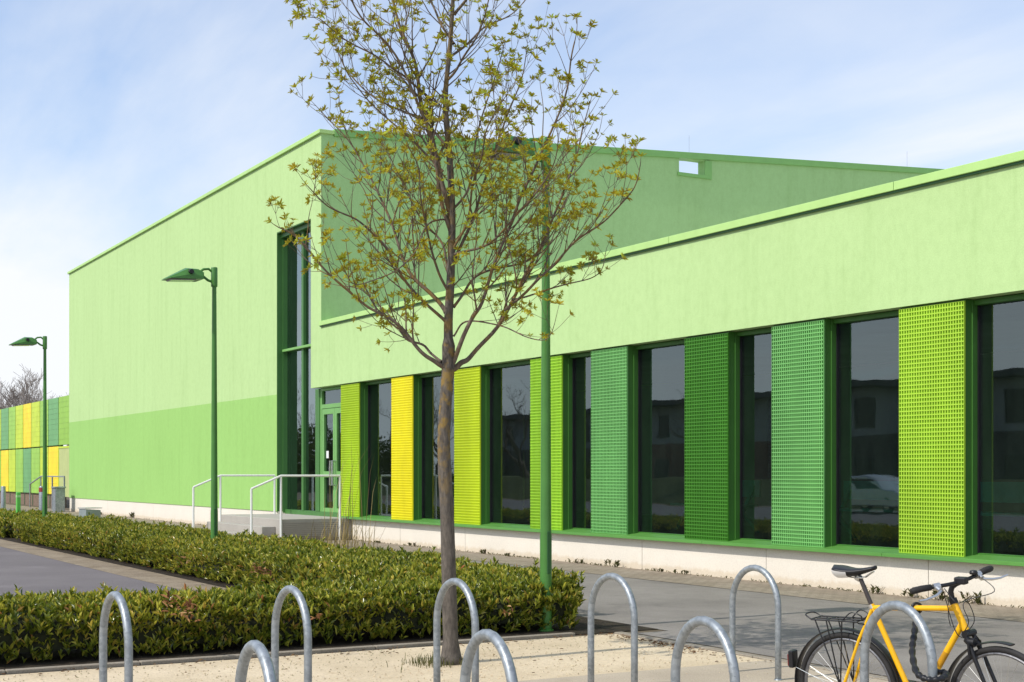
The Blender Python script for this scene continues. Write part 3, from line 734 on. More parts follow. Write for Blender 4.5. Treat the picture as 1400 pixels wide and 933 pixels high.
def twig(p, d, length, r, depth):
    n = max(3, int(length/.05)); pts = [p.copy()]; q = p.copy(); d = d.normalized()
    e = (p+d*length*.9).dot(RGT)
    if e > 1.42 or e < -1.36: length *= .35; depth = 0
    for i in range(n):
        d = (d+UP*.075+Vector((rt.gauss(0, .075), rt.gauss(0, .075), rt.gauss(0, .05)))).normalized()
        q = q+d*(length/n); pts.append(q.copy())
    rad = [max(.0016, r*(1-.62*i/n)) for i in range(n+1)]
    limbs.tube(pts, rad, 5 if r > .006 else 4, cap=False)
    cluster(pts[-1], d, rt.uniform(.75, 1.2)); CNT[0] += 1
    if depth > 0:
        i = 2; flip = rt.uniform(0, 3.14)
        while i < n:
            if rt.random() < .62:
                t = (pts[i+1]-pts[i-1]).normalized(); u = t.orthogonal().normalized(); w = t.cross(u); flip += 1.57+rt.uniform(-.4, .4)
                for sgn in ((1, -1) if rt.random() < .55 else ((1,) if rt.random() < .5 else (-1,))):
                    s_ = (u*math.cos(flip)+w*math.sin(flip))*sgn
                    dd = (t*.75+s_*.75+UP*.15).normalized()
                    twig(pts[i], dd, length*rt.uniform(.28, .6)*(1-.3*i/n), rad[i]*.62, depth-1)
            elif rt.random() < .20: cluster(pts[i], (UP+Vector((rt.gauss(0, .5), rt.gauss(0, .5), 0))), .6); 
            i += rt.randint(2, 4)
def limb(pix, r0, r1, dd=0.0, dens=1.0, wander=.05, leaf_tip=True):
    r0 *= .82; r1 *= .85
    n0 = len(pix); pts = []
    for i, (x, y) in enumerate(pix):
        f_ = i/(n0-1); pts.append(TP(x, y, dd*f_**1.2))
    P = smooth_path(pts, 7); n = len(P)-1
    P = [p+Vector((mnoise.noise(p*2.3+Vector((r0*900, 0, 0))), mnoise.noise(p*2.3+Vector((0, r0*700, 5))), mnoise.noise(p*2.3+Vector((0, 3, r0*800)))))*wander*min(1, i/5) for i, p in enumerate(P)]
    rad = [r0+(r1-r0)*(i/n)**.8 for i in range(n+1)]
    rad[0] *= 1.25
    limbs.tube(P, rad, 8, cap=False)
    total = sum((P[i+1]-P[i]).length for i in range(n)); acc = 0; nxt = total*.18; flip = rt.uniform(0, 3)
    for i in range(1, n):
        acc += (P[i]-P[i-1]).length
        if acc >= nxt:
            t = (P[i+1]-P[i-1]).normalized(); u = t.orthogonal().normalized(); w = t.cross(u); flip += 1.57+rt.uniform(-.5, .5)
            for sgn in ((1, -1) if rt.random() < .7 else (1,)):
                s_ = (u*math.cos(flip)+w*math.sin(flip))*sgn
                if s_.z < -.55: s_.z *= .2
                dd_ = (t*.8+s_*.7+UP*.2).normalized()
                f_ = acc/total
                twig(P[i], dd_, rt.uniform(.28, .75)*(1.05-.5*f_)*min(1.3, total/1.3), rad[i]*.55, 2 if rt.random() < .72 else 1)
            nxt += rt.uniform(.10, .19)/dens
    if leaf_tip: twig(P[-1], (P[-1]-P[-2]), .18, r1, 1)
# limbs traced in the crown, with depth spread
limb([(611, 505), (594, 490), (575, 476), (537, 437), (499, 416), (449, 372), (408, 322), (380, 306)], .026, .005, -.35)
limb([(604, 495), (585, 470), (556, 462), (530, 430), (500, 400), (470, 395)], .015, .004, .7, .8)
limb([(610, 427), (570, 383), (542, 328), (520, 262), (493, 219), (449, 160)], .023, .005, .45)
limb([(610, 440), (575, 405), (526, 339), (493, 300), (449, 284), (420, 255)], .018, .004, -.75)
limb([(616, 506), (632, 497), (652, 487), (690, 425), (739, 340), (777, 246), (803, 160)], .034, .006, .35)
limb([(617, 500), (630, 475), (646, 437), (663, 405), (695, 306), (734, 219), (772, 137), (787, 55)], .026, .006, -.5)
limb([(690, 425), (730, 385), (777, 339), (832, 300), (862, 262), (872, 220)], .016, .004, -.55)
limb([(700, 410), (745, 400), (790, 385), (815, 370), (826, 345)], .010, .003, .5, .8)
limb([(616, 365), (652, 284), (680, 191), (705, 130), (720, 75)], .018, .004, .6)
limb([(617, 345), (640, 290), (655, 230), (668, 180), (690, 130)], .014, .004, -.9)
limb([(616, 300), (600, 225), (580, 148), (567, 82), (548, 33), (531, -20), (520, -90)], .028, .008, .2, .8)
limb([(617, 320), (608, 273), (592, 202), (570, 140), (545, 85), (500, 30), (470, -20)], .022, .006, -.45, .9)
limb([(612, 200), (580, 165), (548, 150), (509, 126), (480, 100), (465, 75)], .014, .004, .5, .8)
limb([(606, 235), (560, 190), (530, 160), (495, 130), (470, 95), (465, 60)], .012, .003, -.3, .8)
limb([(592, 140), (560, 105), (530, 90), (477, 55), (440, 30), (422, 25)], .013, .003, -.6, .9)
limb([(613, 80), (640, 60), (665, 40), (690, 20), (717, 0)], .014, .004, .5, .8)
limb([(611, 110), (630, 85), (650, 55), (660, 15), (672, -40)], .014, .004, -.5, .8)
limb([(616, 300), (585, 310), (560, 345), (520, 380), (480, 388), (462, 345)], .010, .003, -1.0, .8)
limb([(616, 290), (640, 260), (650, 200), (662, 150), (671, 118), (690, 58)], .013, .004, .25, .15, .02, False)
limb([(620, 420), (650, 385), (690, 365), (730, 350), (760, 310), (775, 270)], .015, .004, 1.05)
limb([(620, 460), (640, 440), (680, 440), (720, 455), (745, 460), (755, 440)], .010, .003, -.6, .7)
limb([(614, 400), (590, 350), (580, 300), (575, 240), (560, 200)], .014, .004, -1.0)
limb([(614, 380), (600, 330), (560, 280), (540, 230), (520, 190)], .014, .004, 1.0)
limb([(616, 350), (660, 330), (710, 290), (740, 250), (755, 200)], .014, .004, -.95)
limb([(620, 60), (600, 20), (575, -20), (555, -80)], .014, .005, .5, .8)
limb([(621, 20), (650, -20), (680, -80), (695, -140)], .016, .005, -.3, .7)
limb([(622, -40), (600, -100), (580, -160), (570, -220)], .014, .004, .3, .7)
limb([(625, -120), (650, -180), (665, -240), (670, -300)], .012, .004, .3, .7)
limb([(628, -180), (610, -240), (600, -300), (598, -350)], .010, .003, -.3, .7)
# short twigs on the leader
for i, p in enumerate(tp):
    if 2.75 < p.z < 6.6 and rt.random() < .75:
        a = rt.uniform(0, 6.28); twig(p, Vector((math.cos(a), math.sin(a), .8)), rt.uniform(.25, .6), .006, 1)
tk = trunk.build('trunk', M['bark'], tr, smooth=True, fix=False)
limbs.build('branches', M['bark2'] if 'bark2' in M else bark('branch bark', (.075, .056, .042), (.19, .148, .11), (.22, .13, .03), (3.0, 4)), tr, smooth=True, fix=False)
buds.build('leaf_buds', M['buds'], tr, fix=False)
print('TREE clusters', CNT[0], 'bud faces', len(buds.f), 'limb faces', len(limbs.f))
# grass at the foot of the tree
b = MB(); blades(b, rr, (0, 0, 0), 220, .07, .13, .006, .8)
tt = tag(b.build('grass_tuft', M['weed'], fix=False), 'short scrubby grass around the foot of the tree trunk', 'grass', kind='stuff'); tt.location = (tree_base.x-.05, tree_base.y-.12, .01)

# ------------------------------------------------------------------ bare trees
def bare_tree(label, loc, h, seed, mat, group, spread=.55, r0=.16, lv=4, rmin=.008):
    r_ = random.Random(seed); b1 = MB(); b2 = MB()
    def grow(p, d, ln, r, lev):
        n = 5; pts = [p]; q = p
        for i in range(n):
            d = (d+Vector((r_.gauss(0, .11), r_.gauss(0, .11), .05+r_.gauss(0, .06)))).normalized(); q = q+d*ln/n; pts.append(q)
        rad = [max(rmin, r*(1-.5*i/n)) for i in range(n+1)]
        (b1 if lev == lv else b2).tube(pts, rad, 7 if lev >= lv-1 else 4, cap=False)
        if lev == 0: return
        for k in range(r_.randint(3, 5) if lev > 1 else r_.randint(3, 4)):
            i = r_.randint(2, n) if lev < lv else r_.randint(2, n)
            a = r_.uniform(0, 6.28); s_ = Vector((math.cos(a), math.sin(a), 0))
            grow(pts[i], (d+s_*spread*r_.uniform(.6, 1.6)).normalized(), ln*r_.uniform(.5, .78), rad[i]*.62, lev-1)
    grow(Vector((0, 0, 0)), Vector((0, 0, 1)), h*.38, r0, lv)
    t = thing('bare_tree', label, 'tree', loc, 0, group)
    b1.build('trunk', mat, t, smooth=True, fix=False); b2.build('crown', mat, t, fix=False)
    return t
gl = 'leafless trees beyond the coloured fence'
bare_tree('leafless tree at the left picture edge beyond the coloured fence', (-165, 30, 0), 13.6, 2, M['twig_g'], gl, .5, .30, 5, .015)
bare_tree('broad leafless tree beyond the fence, left of the far lamp post', (-150, 30, 0), 13, 5, M['twig_g'], gl, .6, .30, 5, .015)
bare_tree('leafless tree beyond the fence close to the corner of the hall', (-140, 30.5, 0), 13, 9, M['twig_g'], gl, .5, .28, 5, .015)
bare_tree('small leafless tree beyond the fence, right behind the far lamp post', (-172, 34, 0), 14, 13, M['twig_g'], gl, .5, .28, 5, .015)
bare_tree('slim leafless tree beyond the fence between two broad ones', (-158, 31, 0), 13, 17, M['twig_g'], gl, .45, .28, 5, .015)

# ------------------------------------------------------------------ bicycle stands
def stand_build():
    t = thing('bicycle_stand', '', 'bike stand', (0, 0, 0), 0, 'grey steel hoops for parking bicycles')
    r, w, zt = .0235, .25, .805
    pts = [(-w, 0, -.05), (-w, 0, .3), (-w, 0, zt-w*1.12)]
    for i in range(1, 16): a = math.pi-math.pi*i/16; pts.append((w*math.cos(a), 0, zt-w*1.12+w*1.12*math.sin(a)))
    pts += [(w, 0, zt-w*1.12), (w, 0, .3), (w, 0, -.05)]
    b = MB(); b.tube(pts, r, 14); b.build('hoop', M['steel'], t, smooth=True)
    for s in (-1, 1):
        b = MB(); b.lathe([(.026, .012), (.030, .013), (.028, .018), (.025, .019)], 14, (s*w, 0, 0)); b.build('ground_collar', M['steel'], t, smooth='auto')
    return t
s0 = stand_build()
def dirang(v): # horizontal angle of the direction whose vanishing point sits v px from the axis
    d = FWD*1950+RGT*v; return math.atan2(d.y, d.x)
A_, B_ = dirang(-1207), dirang(-960)
rows = []
for px, y_, lab in ((-22, 817, 'far left grey steel bike hoop half out of the picture in the rear row'), (158, 808, 'grey bike hoop standing alone before the left part of the front hedge'), (398, 800, 'rear bike hoop second from left, just behind a nearer hoop'), (623, 790, 'rear bike hoop right in front of the tree trunk'), (837, 783, 'rear bike hoop just right of the end of the hedge, before the asphalt path'), (1032, 772, 'rear bike hoop furthest right, left of the yellow bicycle')):
    d_ = (1.5-.829)*F/(y_-HZ); p = cam_pt(px, y_, d_); rows.append((p.x, p.y, A_, lab))
for px, y_, lab in ((10, 893, 'front row bike hoop out of frame at the left'), (350, 875, 'front bike hoop whose arch overlaps the rear hoop left of the tree'), (668, 860, 'front bike hoop overlapping the tree trunk at the bottom'), (963, 842, 'front bike hoop between the hedge end and the bicycle'), (1227, 829, 'front bike hoop the yellow bicycle is locked to')):
    if px < 100: continue
    d_ = (1.5-.829)*F/(y_-HZ); p = cam_pt(px, y_, d_); p.z = 0; rows.append((p.x, p.y, B_, lab))
for i, (x, y, a, lab) in enumerate(rows):
    zsc = 1.035 if i == len(rows)-1 else 1
    if i == 0: s0.location = (x, y, .0); s0.rotation_euler.z = a; s0['label'] = lab
    else: dup(s0, (x, y, 0), a, lab).scale.z = zsc
HOOP = Vector((rows[-1][0], rows[-1][1], 0))

# ------------------------------------------------------------------ the yellow bicycle
S_ = .895
phi = math.radians(45); d0 = 7.86; r0 = (1163-700)/F*d0
bd = RGT*math.cos(phi)-FWD*math.sin(phi)
bike = thing('bicycle', 'yellow touring bicycle with black carrier and white and black saddle locked to a steel hoop', 'bicycle', (0, 0, 0))
o = RGT*r0+FWD*d0
bike.location = (o.x, o.y, .012); bike.rotation_euler = (math.radians(5), 0, math.atan2(bd.y, bd.x)); bike.scale = (S_,)*3
# local frame: x forward, y to the bicycle's left (away from camera), z up
RW, WB = .345, 1.0
ax0, ax1 = Vector((0, 0, RW)), Vector((WB, 0, RW)); BB = Vector((.46, 0, .285))
stT = Vector((.19, 0, .875)); hT = Vector((.732, 0, .915)); hB = Vector((.795, 0, .765))
def bpart(b, name, m, par=bike, smooth='auto', **k): return b.build(name, m, par, smooth=smooth, **k)
b = MB()
b.tube([stT, BB], .017, 12); b.tube([hT+Vector((-.003, 0, .0)), hB], .021, 12)
b.tube([Vector((.20, 0, .855)), Vector((.735, 0, .887))], .0165, 12)
b.tube([Vector((.775, 0, .80)), BB], .0195, 12)
for s in (-1, 1):
    b.tube([Vector((.20, s*.017, .845)), Vector((.12, s*.045, .66)), Vector((0, s*.066, RW))], .0095, 8)
    b.tube([BB+Vector((0, s*.03, 0)), Vector((.18, s*.055, .31)), Vector((0, s*.066, RW))], .0105, 8)
b.tube([BB+Vector((0, -.04, 0)), BB+Vector((0, .04, 0))], .024, 12)
bpart(b, 'frame', M['bike_y'])
b = MB(); dA, dB = Vector((.775, 0, .80)), BB; b.tube([dA.lerp(dB, .33), dA.lerp(dB, .50)], .0198, 12); bpart(b, 'down_tube_band', paint('ochre band', (.52, .26, .012), .3, .12, 14))
b = MB(); b.tube([Vector((.185, 0, .872)), Vector((.196, 0, .85))], .0205, 12); bpart(b, 'seat_clamp', M['chrome'])
b = MB(); b.tube([Vector((.19, 0, .87)), Vector((.118, 0, 1.04))], .0135, 12); bpart(b, 'seat_post', M['seatpost'])
# saddle: lofted sections from tail to nose
def saddle():
    b = MB(); secs = []
    for i in range(13):
        f_ = i/12; x = -.055+.285*f_
        w = .076*(1-f_)**.9+.020; tl = math.sqrt(max(.02, 1-(1-f_/.2)**2)) if f_ < .2 else 1; w *= tl
        zt = 1.094-.020*math.sin(f_*math.pi)+.006*f_; dp = (.050*(1-f_)**1.2+.014)*tl
        sec = []
        for k in range(12):
            a = 2*math.pi*k/12; y = w*math.cos(a); z = math.sin(a)
            sec.append(Vector((x, y, zt+(.012*z if z > 0 else dp*z))))
        secs.append(sec)
    vs = [p for s in secs for p in s]; n = 12
    fs = [(i*n+j, i*n+(j+1) % n, (i+1)*n+(j+1) % n, (i+1)*n+j) for i in range(12) for j in range(n)]+[tuple(range(n)), tuple(range(12*n, 13*n))[::-1]]
    b.add(vs, fs); sd = bpart(b, 'saddle', M['black'], smooth=True)
    # white flank panels
    w = MB()
    for s in (-1, 1):
        vs = []; idx = [(8, 9, 10, 11) if s > 0 else (10, 9, 8, 7)][0]
        cols_ = []
        for i in range(1, 6):
            sec = secs[i]; c = sum(sec, Vector())/12
            col_ = []
            for k in ((6, 7, 8) if s < 0 else (0, 11, 10)):
                p = sec[k]; col_.append(p+(p-c).normalized()*.004-Vector((0, 0, .004)))
            cols_.append(col_)
        o_ = len(w.v); flat = [p for c in cols_ for p in c]
        w.add(flat, [(i*3+j, i*3+j+1, (i+1)*3+j+1, (i+1)*3+j) for i in range(4) for j in range(2)])
    bpart(w, 'side_panel', M['white_pl'], sd, smooth=True, fix=False)
    b = MB()
    for s in (-1, 1): b.tube([Vector((.0, s*.022, 1.045)), Vector((.08, s*.022, 1.035)), Vector((.15, s*.02, 1.035)), Vector((.215, s*.008, 1.075))], .0038, 6)
    b.tube([Vector((.10, 0, 1.02)), Vector((.118, 0, 1.046))], .02, 10); bpart(b, 'saddle_rail', M['chrome'], sd)
saddle()
# wheels
def wheel(c, name, steer=None):
    b = MB(); b.ring((0, 0, 0), (1, 0, 0), (0, 0, 1), RW-.018, .018, 56, 8); w = bpart(b, name, M['rubber'], smooth=True); w.location = c
    if steer is not None: w.rotation_euler.z = steer
    b = MB(); b.ring((0, 0, 0), (1, 0, 0), (0, 0, 1), RW-.043, .011, 56, 6, flat=(.011, .010)); bpart(b, 'rim', galv('alloy rim', (.18, .18, .19), .4), w)
    b = MB(); b.tube([(0, -.05, 0), (0, -.032, 0)], .012, 10); b.tube([(0, -.032, 0), (0, .032, 0)], .020, 12); b.tube([(0, .032, 0), (0, .055, 0)], .012, 10); bpart(b, 'hub', M['chrome'], w)
    b = MB()
    for i in range(32):
        a = 2*math.pi*i/32; s = 1 if i % 2 else -1; a2 = a+(.75 if (i//2) % 2 else -.75)
        b.tube([(.018*math.cos(a2), s*.026, .018*math.sin(a2)), ((RW-.05)*math.cos(a), 0, (RW-.05)*math.sin(a))], .0013, 4, cap=False)
    bpart(b, 'spokes', M['chrome'], w); return w
wheel(ax0, 'rear_wheel'); STE = math.radians(-5)
fwh = wheel(ax1, 'front_wheel', STE)
# mudguards
def guard(c, a0, a1, name, steer=0):
    b = MB(); b.ring((0, 0, 0), (1, 0, 0), (0, 0, 1), RW+.022, .02, 30, 8, a0, a1, flat=(.006, .030)); g_ = bpart(b, name, M['black']); g_.location = c; g_.rotation_euler.z = steer; return g_
rg = guard(ax0, math.radians(5), math.radians(200), 'rear_mudguard')
b = MB()
for s in (-1, 1): b.tube([(-(RW+.02)*.96, s*.03, .10), (0, s*.062, -.01)], .0017, 5)
bpart(b, 'stay', M['steel'], rg)
fg = guard(ax1, math.radians(78), math.radians(195), 'front_mudguard', STE)
# fork
b = MB(); q = Matrix.Rotation(STE, 3, 'Z')
def fk(v): v = Vector(v)-ax1; return ax1+q@v
for s in (-1, 1): b.tube([fk((.806, s*.035, .74)), fk((.87, s*.048, .60)), fk((.935, s*.052, .45)), fk((1.0, s*.055, RW))], [.014, .013, .011, .009], 10)
b.tube([fk((.806, -.05, .745)), fk((.806, .05, .745))], .02, 10)
fork = bpart(b, 'fork', M['black'])
b = MB()
for s in (-1, 1): b.tube([fk((.835, s*.06, .70)), fk((.84, s*.062, .61))], .008, 8); 
b.tube([fk((.84, -.062, .69)), fk((.85, 0, .735)), fk((.84, .062, .69))], .004, 6); bpart(b, 'brake_arm', M['black'], fork)
# headset, stem, bars
b = MB(); b.tube([hT, hT+Vector((-.012, 0, .028))], .024, 12); bpart(b, 'headset', M['black'])
b = MB(); b.tube([hB, hB+Vector((.007, 0, -.018))], .024, 12); bpart(b, 'lower_headset', M['black'])
yaw = math.radians(-22); tilt = math.radians(7)
hc = Vector((.765, 0, 1.04)); lat = Vector((math.sin(-yaw), math.cos(yaw), math.sin(tilt)*1.0)).normalized(); fw_ = Vector((math.cos(yaw), math.sin(yaw), 0))
b = MB(); b.tube([hT+Vector((-.012, 0, .02)), Vector((.712, 0, .985)), Vector((.725, 0, 1.02)), hc], [.016, .016, .017, .018], 10); stem = bpart(b, 'stem', M['black'])
bw = .272
def hbp(s, back, up): return hc+lat*s*bw-fw_*back+Vector((0, 0, up))
b = MB(); b.tube([hbp(-1, .055, .01), hbp(-.72, .03, .01), hbp(-.3, .0, .005), hbp(0, 0, 0), hbp(.3, 0, .005), hbp(.72, .03, .01), hbp(1, .055, .01)], .0115, 10); hb = bpart(b, 'handlebar', M['black'])
for s in (-1, 1):
    b = MB(); P_ = [hbp(s*1.08, .062, .008), hbp(s*1.0, .055, .01), hbp(s*.86, .043, .012), hbp(s*.66, .026, .01)]
    b.tube(P_, [.017, .020, .0195, .0185], 12); bpart(b, 'grip', M['rubber'], hb, smooth=True)
    b = MB(); c1 = hbp(s*.56, .018, .008); b.tube([hbp(s*.62, .02, .008), hbp(s*.48, .01, .008)], .021, 12)
    b.tube([c1, c1+fw_*.04-Vector((0, 0, .018))], .016, 10)
    sh = bpart(b, 'shifter', M['chrome'], hb)
    b = MB(); c2 = c1+fw_*.045-Vector((0, 0, .02)); b.tube([c2, c2+lat*s*.05+fw_*.018-Vector((0, 0, .012)), c2+lat*s*.12+fw_*.008-Vector((0, 0, .022)), c2+lat*s*.17+fw_*.015-Vector((0, 0, .015))], [.009, .008, .0065, .006], 8); bpart(b, 'brake_lever', M['chrome'], hb)
b = MB(); b.lathe([(.006, 0), (.022, .004), (.024, .016), (.017, .026), (.004, .029)], 14); bl = bpart(b, 'bell', M['black'], hb); bl.location = hbp(.40, .0, .018)
b = MB(); b.box(-.035, .035, -.025, .025, -.02, .022); cl = bpart(b, 'light_bracket', M['black'], hb, smooth=False, bevel=.008); cl.location = hc+Vector((.015, 0, .01))
b = MB()
for s, c in ((-1, .02), (1, -.015)):
    e = hbp(s*.5, .015, 0)+fw_*.05
    b.tube(smooth_path([e, e+fw_*.10+Vector((0, 0, -.07)), Vector((.80, c, .93)), Vector((.83, c*2, .82)), Vector((.78, c*1.5, .74))], 6), .0028, 5, cap=False)
b.tube(smooth_path([hbp(.4, .02, 0), Vector((.70, .03, .98)), Vector((.68, .02, .86)), Vector((.69, .02, .78))], 6), .0026, 5, cap=False)
b.tube(smooth_path([hbp(-.4, .02, 0), Vector((.69, -.03, .96)), Vector((.72, -.03, .84)), Vector((.76, -.03, .74)), Vector((.83, -.03, .72))], 6), .0026, 5, cap=False)
bpart(b, 'cable', M['black'], hb)
# dynamo lamp at the crown
b = MB(); b.tube([fk((.80, -.03, .715)), fk((.83, -.03, .70)), fk((.86, -.03, .70))], [.018, .026, .024], 12); bpart(b, 'dynamo', M['black'], fork)
# carrier
b = MB(); ct = .765
for y in (-.065, 0, .065): b.tube([(-.20, y, ct), (.13, y, ct+.008)], .0055, 6)
for x in (-.20, -.10, 0, .10): b.tube([(x, -.065, ct+.002), (x, .065, ct+.002)], .0045, 6)
for s in (-1, 1):
    for x in (-.17, -.09, .02): b.tube([(x, s*.066, ct), (-.005, s*.075, RW+.02)], .0045, 6)
    b.tube([(.13, s*.065, ct), (.165, s*.03, ct-.01)], .0045, 6)
b.tube(smooth_path([Vector((-.20, -.06, ct)), Vector((-.25, -.045, ct+.025)), Vector((-.25, .045, ct+.025)), Vector((-.20, .06, ct))], 5), .0045, 6)
b.tube(smooth_path([Vector((.02, -.055, ct+.01)), Vector((.08, -.05, ct+.06)), Vector((.14, -.04, ct+.04)), Vector((.12, .0, ct+.01)), Vector((.14, .04, ct+.04)), Vector((.08, .05, ct+.06)), Vector((.02, .055, ct+.01))], 5), .004, 6)
bpart(b, 'carrier', M['black'])
b = MB(); b.box(-.035, .0, -.032, .032, -.055, .055); rl = bpart(b, 'rear_light', M['black'], smooth=False, bevel=.008); rl.location = (-.372, 0, .49)
b = MB(); b.box(-.044, -.0355, -.026, .026, -.045, .03); bpart(b, 'lens', M['red'], rl, smooth=False, bevel=.003)
# cranks and chainring
b = MB(); b.ring((0, 0, 0), (1, 0, 0), (0, 0, 1), .085, .008, 36, 6, flat=(.014, .003)); cr = bpart(b, 'chainring', M['chrome']); cr.location = BB+Vector((0, -.05, 0))
for s, a in ((-1, .6), (1, .6+math.pi)):
    e = BB+Vector((.165*math.cos(a), s*.075, -.165*math.sin(a)))
    b = MB(); b.tube([BB+Vector((0, s*.055, 0)), e], [.013, .010], 8); ck = bpart(b, 'crank', M['chrome'])
    b = MB(); b.box(e.x-.045, e.x+.045, min(e.y+s*.01, e.y+s*.1), max(e.y+s*.01, e.y+s*.1), e.z-.012, e.z+.012); bpart(b, 'pedal', M['black'], ck, smooth=False, bevel=.004)
b = MB(); b.tube([(0, -.05, RW+.035), (BB.x, -.05, BB.z+.085)], .004, 5); b.tube([(0, -.05, RW-.035), (BB.x, -.05, BB.z-.085)], .004, 5); b.ring((0, -.05, RW), (1, 0, 0), (0, 0, 1), .034, .006, 20, 5); bpart(b, 'chain', paint('chain', (.08, .07, .06), .4, .2, metal=.6))

# chain lock hanging between top tube and hoop leg
bpy.context.view_layer.update()
MWm = Matrix.Translation(bike.location) @ bike.rotation_euler.to_matrix().to_4x4() @ Matrix.Diagonal((S_, S_, S_, 1))
legR = HOOP+Vector((math.cos(B_), math.sin(B_), 0))*.25
if (HOOP-Vector((math.cos(B_), math.sin(B_), 0))*.25).dot(RGT) > legR.dot(RGT): legR = HOOP-Vector((math.cos(B_), math.sin(B_), 0))*.25
t1 = MWm @ Vector((.49, -.0, .872)); dt = MWm @ Vector((.60, 0, .50))
lk = thing('bicycle_lock', 'black sleeved chain lock looped from the yellow top tube round the steel hoop leg', 'lock', (legR.x, legR.y, 0))
lo = Vector((legR.x, legR.y, 0)); zl = .50
tocam = -FWD
tg = legR-RGT*.10+FWD*.05
def lp3(f_, z): q = t1*(1-f_)+tg*f_; return Vector((q.x, q.y, z))
path = [t1+FWD*.02+Vector((0, 0, -.01)), lp3(.1, t1.z-.05), lp3(.35, t1.z-.12), lp3(.6, zl+.10), Vector((legR.x, legR.y, 0))-RGT*.07+Vector((0, 0, zl+.025))+FWD*.03, legR+tocam*.055-RGT*.04+Vector((0, 0, zl)), legR+tocam*.058+RGT*.03+Vector((0, 0, zl+.005)), legR+RGT*.07+FWD*.02+Vector((0, 0, zl+.02)), legR+FWD*.07+RGT*.02+Vector((0, 0, zl+.02))]
P = smooth_path([p-lo for p in path], 10)
b = MB(); b.tube(P, [.0155*(1+.2*math.sin(i*1.5)) for i in range(len(P))], 9); b.build('chain_sleeve', M['black'], lk, smooth=True)
b = MB(); b.ring(t1-lo, RGT, UP, .026, .008, 18, 6); b.build('loop', M['black'], lk, smooth=True)

# ------------------------------------------------------------------ across the street (seen mirrored in the glass)
def house(label, x, y, w, d, h, lower, upper, eaves=.9):
    t = thing('house', label, 'house', (x, y, 0))
    b = MB(); b.box(-w/2, w/2, -d/2, d/2, 0, h*.58); b.build('lower_wall', lower, t)
    b = MB(); b.box(-w/2+.02, w/2-.02, -d/2+.02, d/2-.02, h*.5805, h); b.build('upper_wall', upper, t)
    b = MB(); b.box(-w/2-eaves, w/2+eaves, -d/2-eaves, d/2+eaves, h+.001, h+.32); b.build('roof', M['frame_d2'], t, bevel=.02)
    n = max(2, int(w/3.2))
    for i in range(n):
        cx = -w/2+(i+.5)*w/n
        for z0, z1 in ((.9, 2.3), (h*.66, h*.90)):
            b = MB(); yy = d/2
            b.box(cx-.62, cx+.62, yy-.05, yy+.03, z0-.06, z0); b.box(cx-.62, cx+.62, yy-.05, yy+.03, z1, z1+.06)
            b.box(cx-.62, cx-.56, yy-.05, yy+.03, z0+.0005, z1-.0005); b.box(cx+.56, cx+.62, yy-.05, yy+.03, z0+.0005, z1-.0005)
            wn = b.build('window', M['frame_d2'], t)
            b = MB(); b.box(cx-.559, cx+.559, yy-.04, yy+.012, z0+.001, z1-.001); b.build('pane', M['black'], wn)
    b = MB(); b.box(-.5, .5, d/2-.05, d/2+.03, .02, 2.2); dd_ = b.build('door', M['frame_d'], t)
    b = MB(); b.tube([(.38, d/2+.03, 1.0), (.38, d/2+.08, 1.0), (.38, d/2+.08, 1.15)], .015, 6); b.build('handle', M['chrome'], dd_)
    return t
M['frame_d2'] = paint('dark roof edge', (.05, .05, .055), .6, .1)
def brick(name, c1, c2):
    m, nt, b_ = new_mat(name); br = N(nt, 'ShaderNodeTexBrick'); br.inputs['Scale'].default_value = 1
    br.inputs['Brick Width'].default_value = .25; br.inputs['Row Height'].default_value = .08; br.inputs['Mortar Size'].default_value = .008
    br.inputs['Color1'].default_value = (*c1, 1); br.inputs['Color2'].default_value = (*c2, 1); br.inputs['Mortar'].default_value = (.2, .18, .16, 1)
    L(nt, coord(nt, (1, 1, 1), (math.radians(90), 0, 0)), br.inputs['Vector']); L(nt, br.outputs['Color'], b_.inputs['Base Color']); b_.inputs['Roughness'].default_value = .9
    return m
rb = brick('red brick', (.16, .05, .035), (.11, .035, .028)); db = brick('dark brick', (.05, .045, .045), (.035, .03, .03)); wr = stucco('white render', (.32, .33, .33))
house('two storey house of dark brick and white render across the street', -50, -31, 13, 9, 5.9, db, wr)
house('red brick house with white upper floor across the street', -68.5, -31, 12, 9, 5.7, rb, wr)
house('grey flat roofed house across the street behind a big tree', -90, -33, 14, 9, 5.6, db, paint('grey render', (.25, .26, .28), .9, .1))
g2 = 'leafless trees across the street'
for i, (x, y, h_, lab) in enumerate(((-78, -20, 12, 'spreading leafless tree before the grey house across the street'), (-95, -22, 11, 'leafless tree left of the grey house across the street'), (-108, -24, 12, 'leafless tree beyond the houses across the street'), (-122, -22, 13, 'tall leafless tree far down across the street'), (-140, -22, 12, 'furthest leafless tree across the street'), (-58, -19.5, 6.5, 'small leafless tree between the two brick houses across the street'), (-43, -19, 6, 'small leafless tree before the dark brick house across the street'))):
    bare_tree(lab, (x, y, 0), h_, 40+i, M['twig'], g2, .75, .2, 4)
b = MB(); nx = 60
for i in range(nx+1):
    x = -160+i*2.2; hgt = 1.2+.25*mnoise.noise(Vector((x*.1, 0, 0)))
    for (y, z) in ((-15.5, 0), (-17, .5*hgt), (-18.5, hgt), (-21, hgt)): b.v.append((x, y, z))
b.f = [(i*4+j, (i+1)*4+j, (i+1)*4+j+1, i*4+j+1) for i in range(nx) for j in range(3)]
gb = b.build('grass_bank', ground_mat('rough grass', [(.3, (.035, .045, .012)), (.7, (.075, .085, .022))], .8, 20, .8), fix=False); gb['kind'] = 'structure'
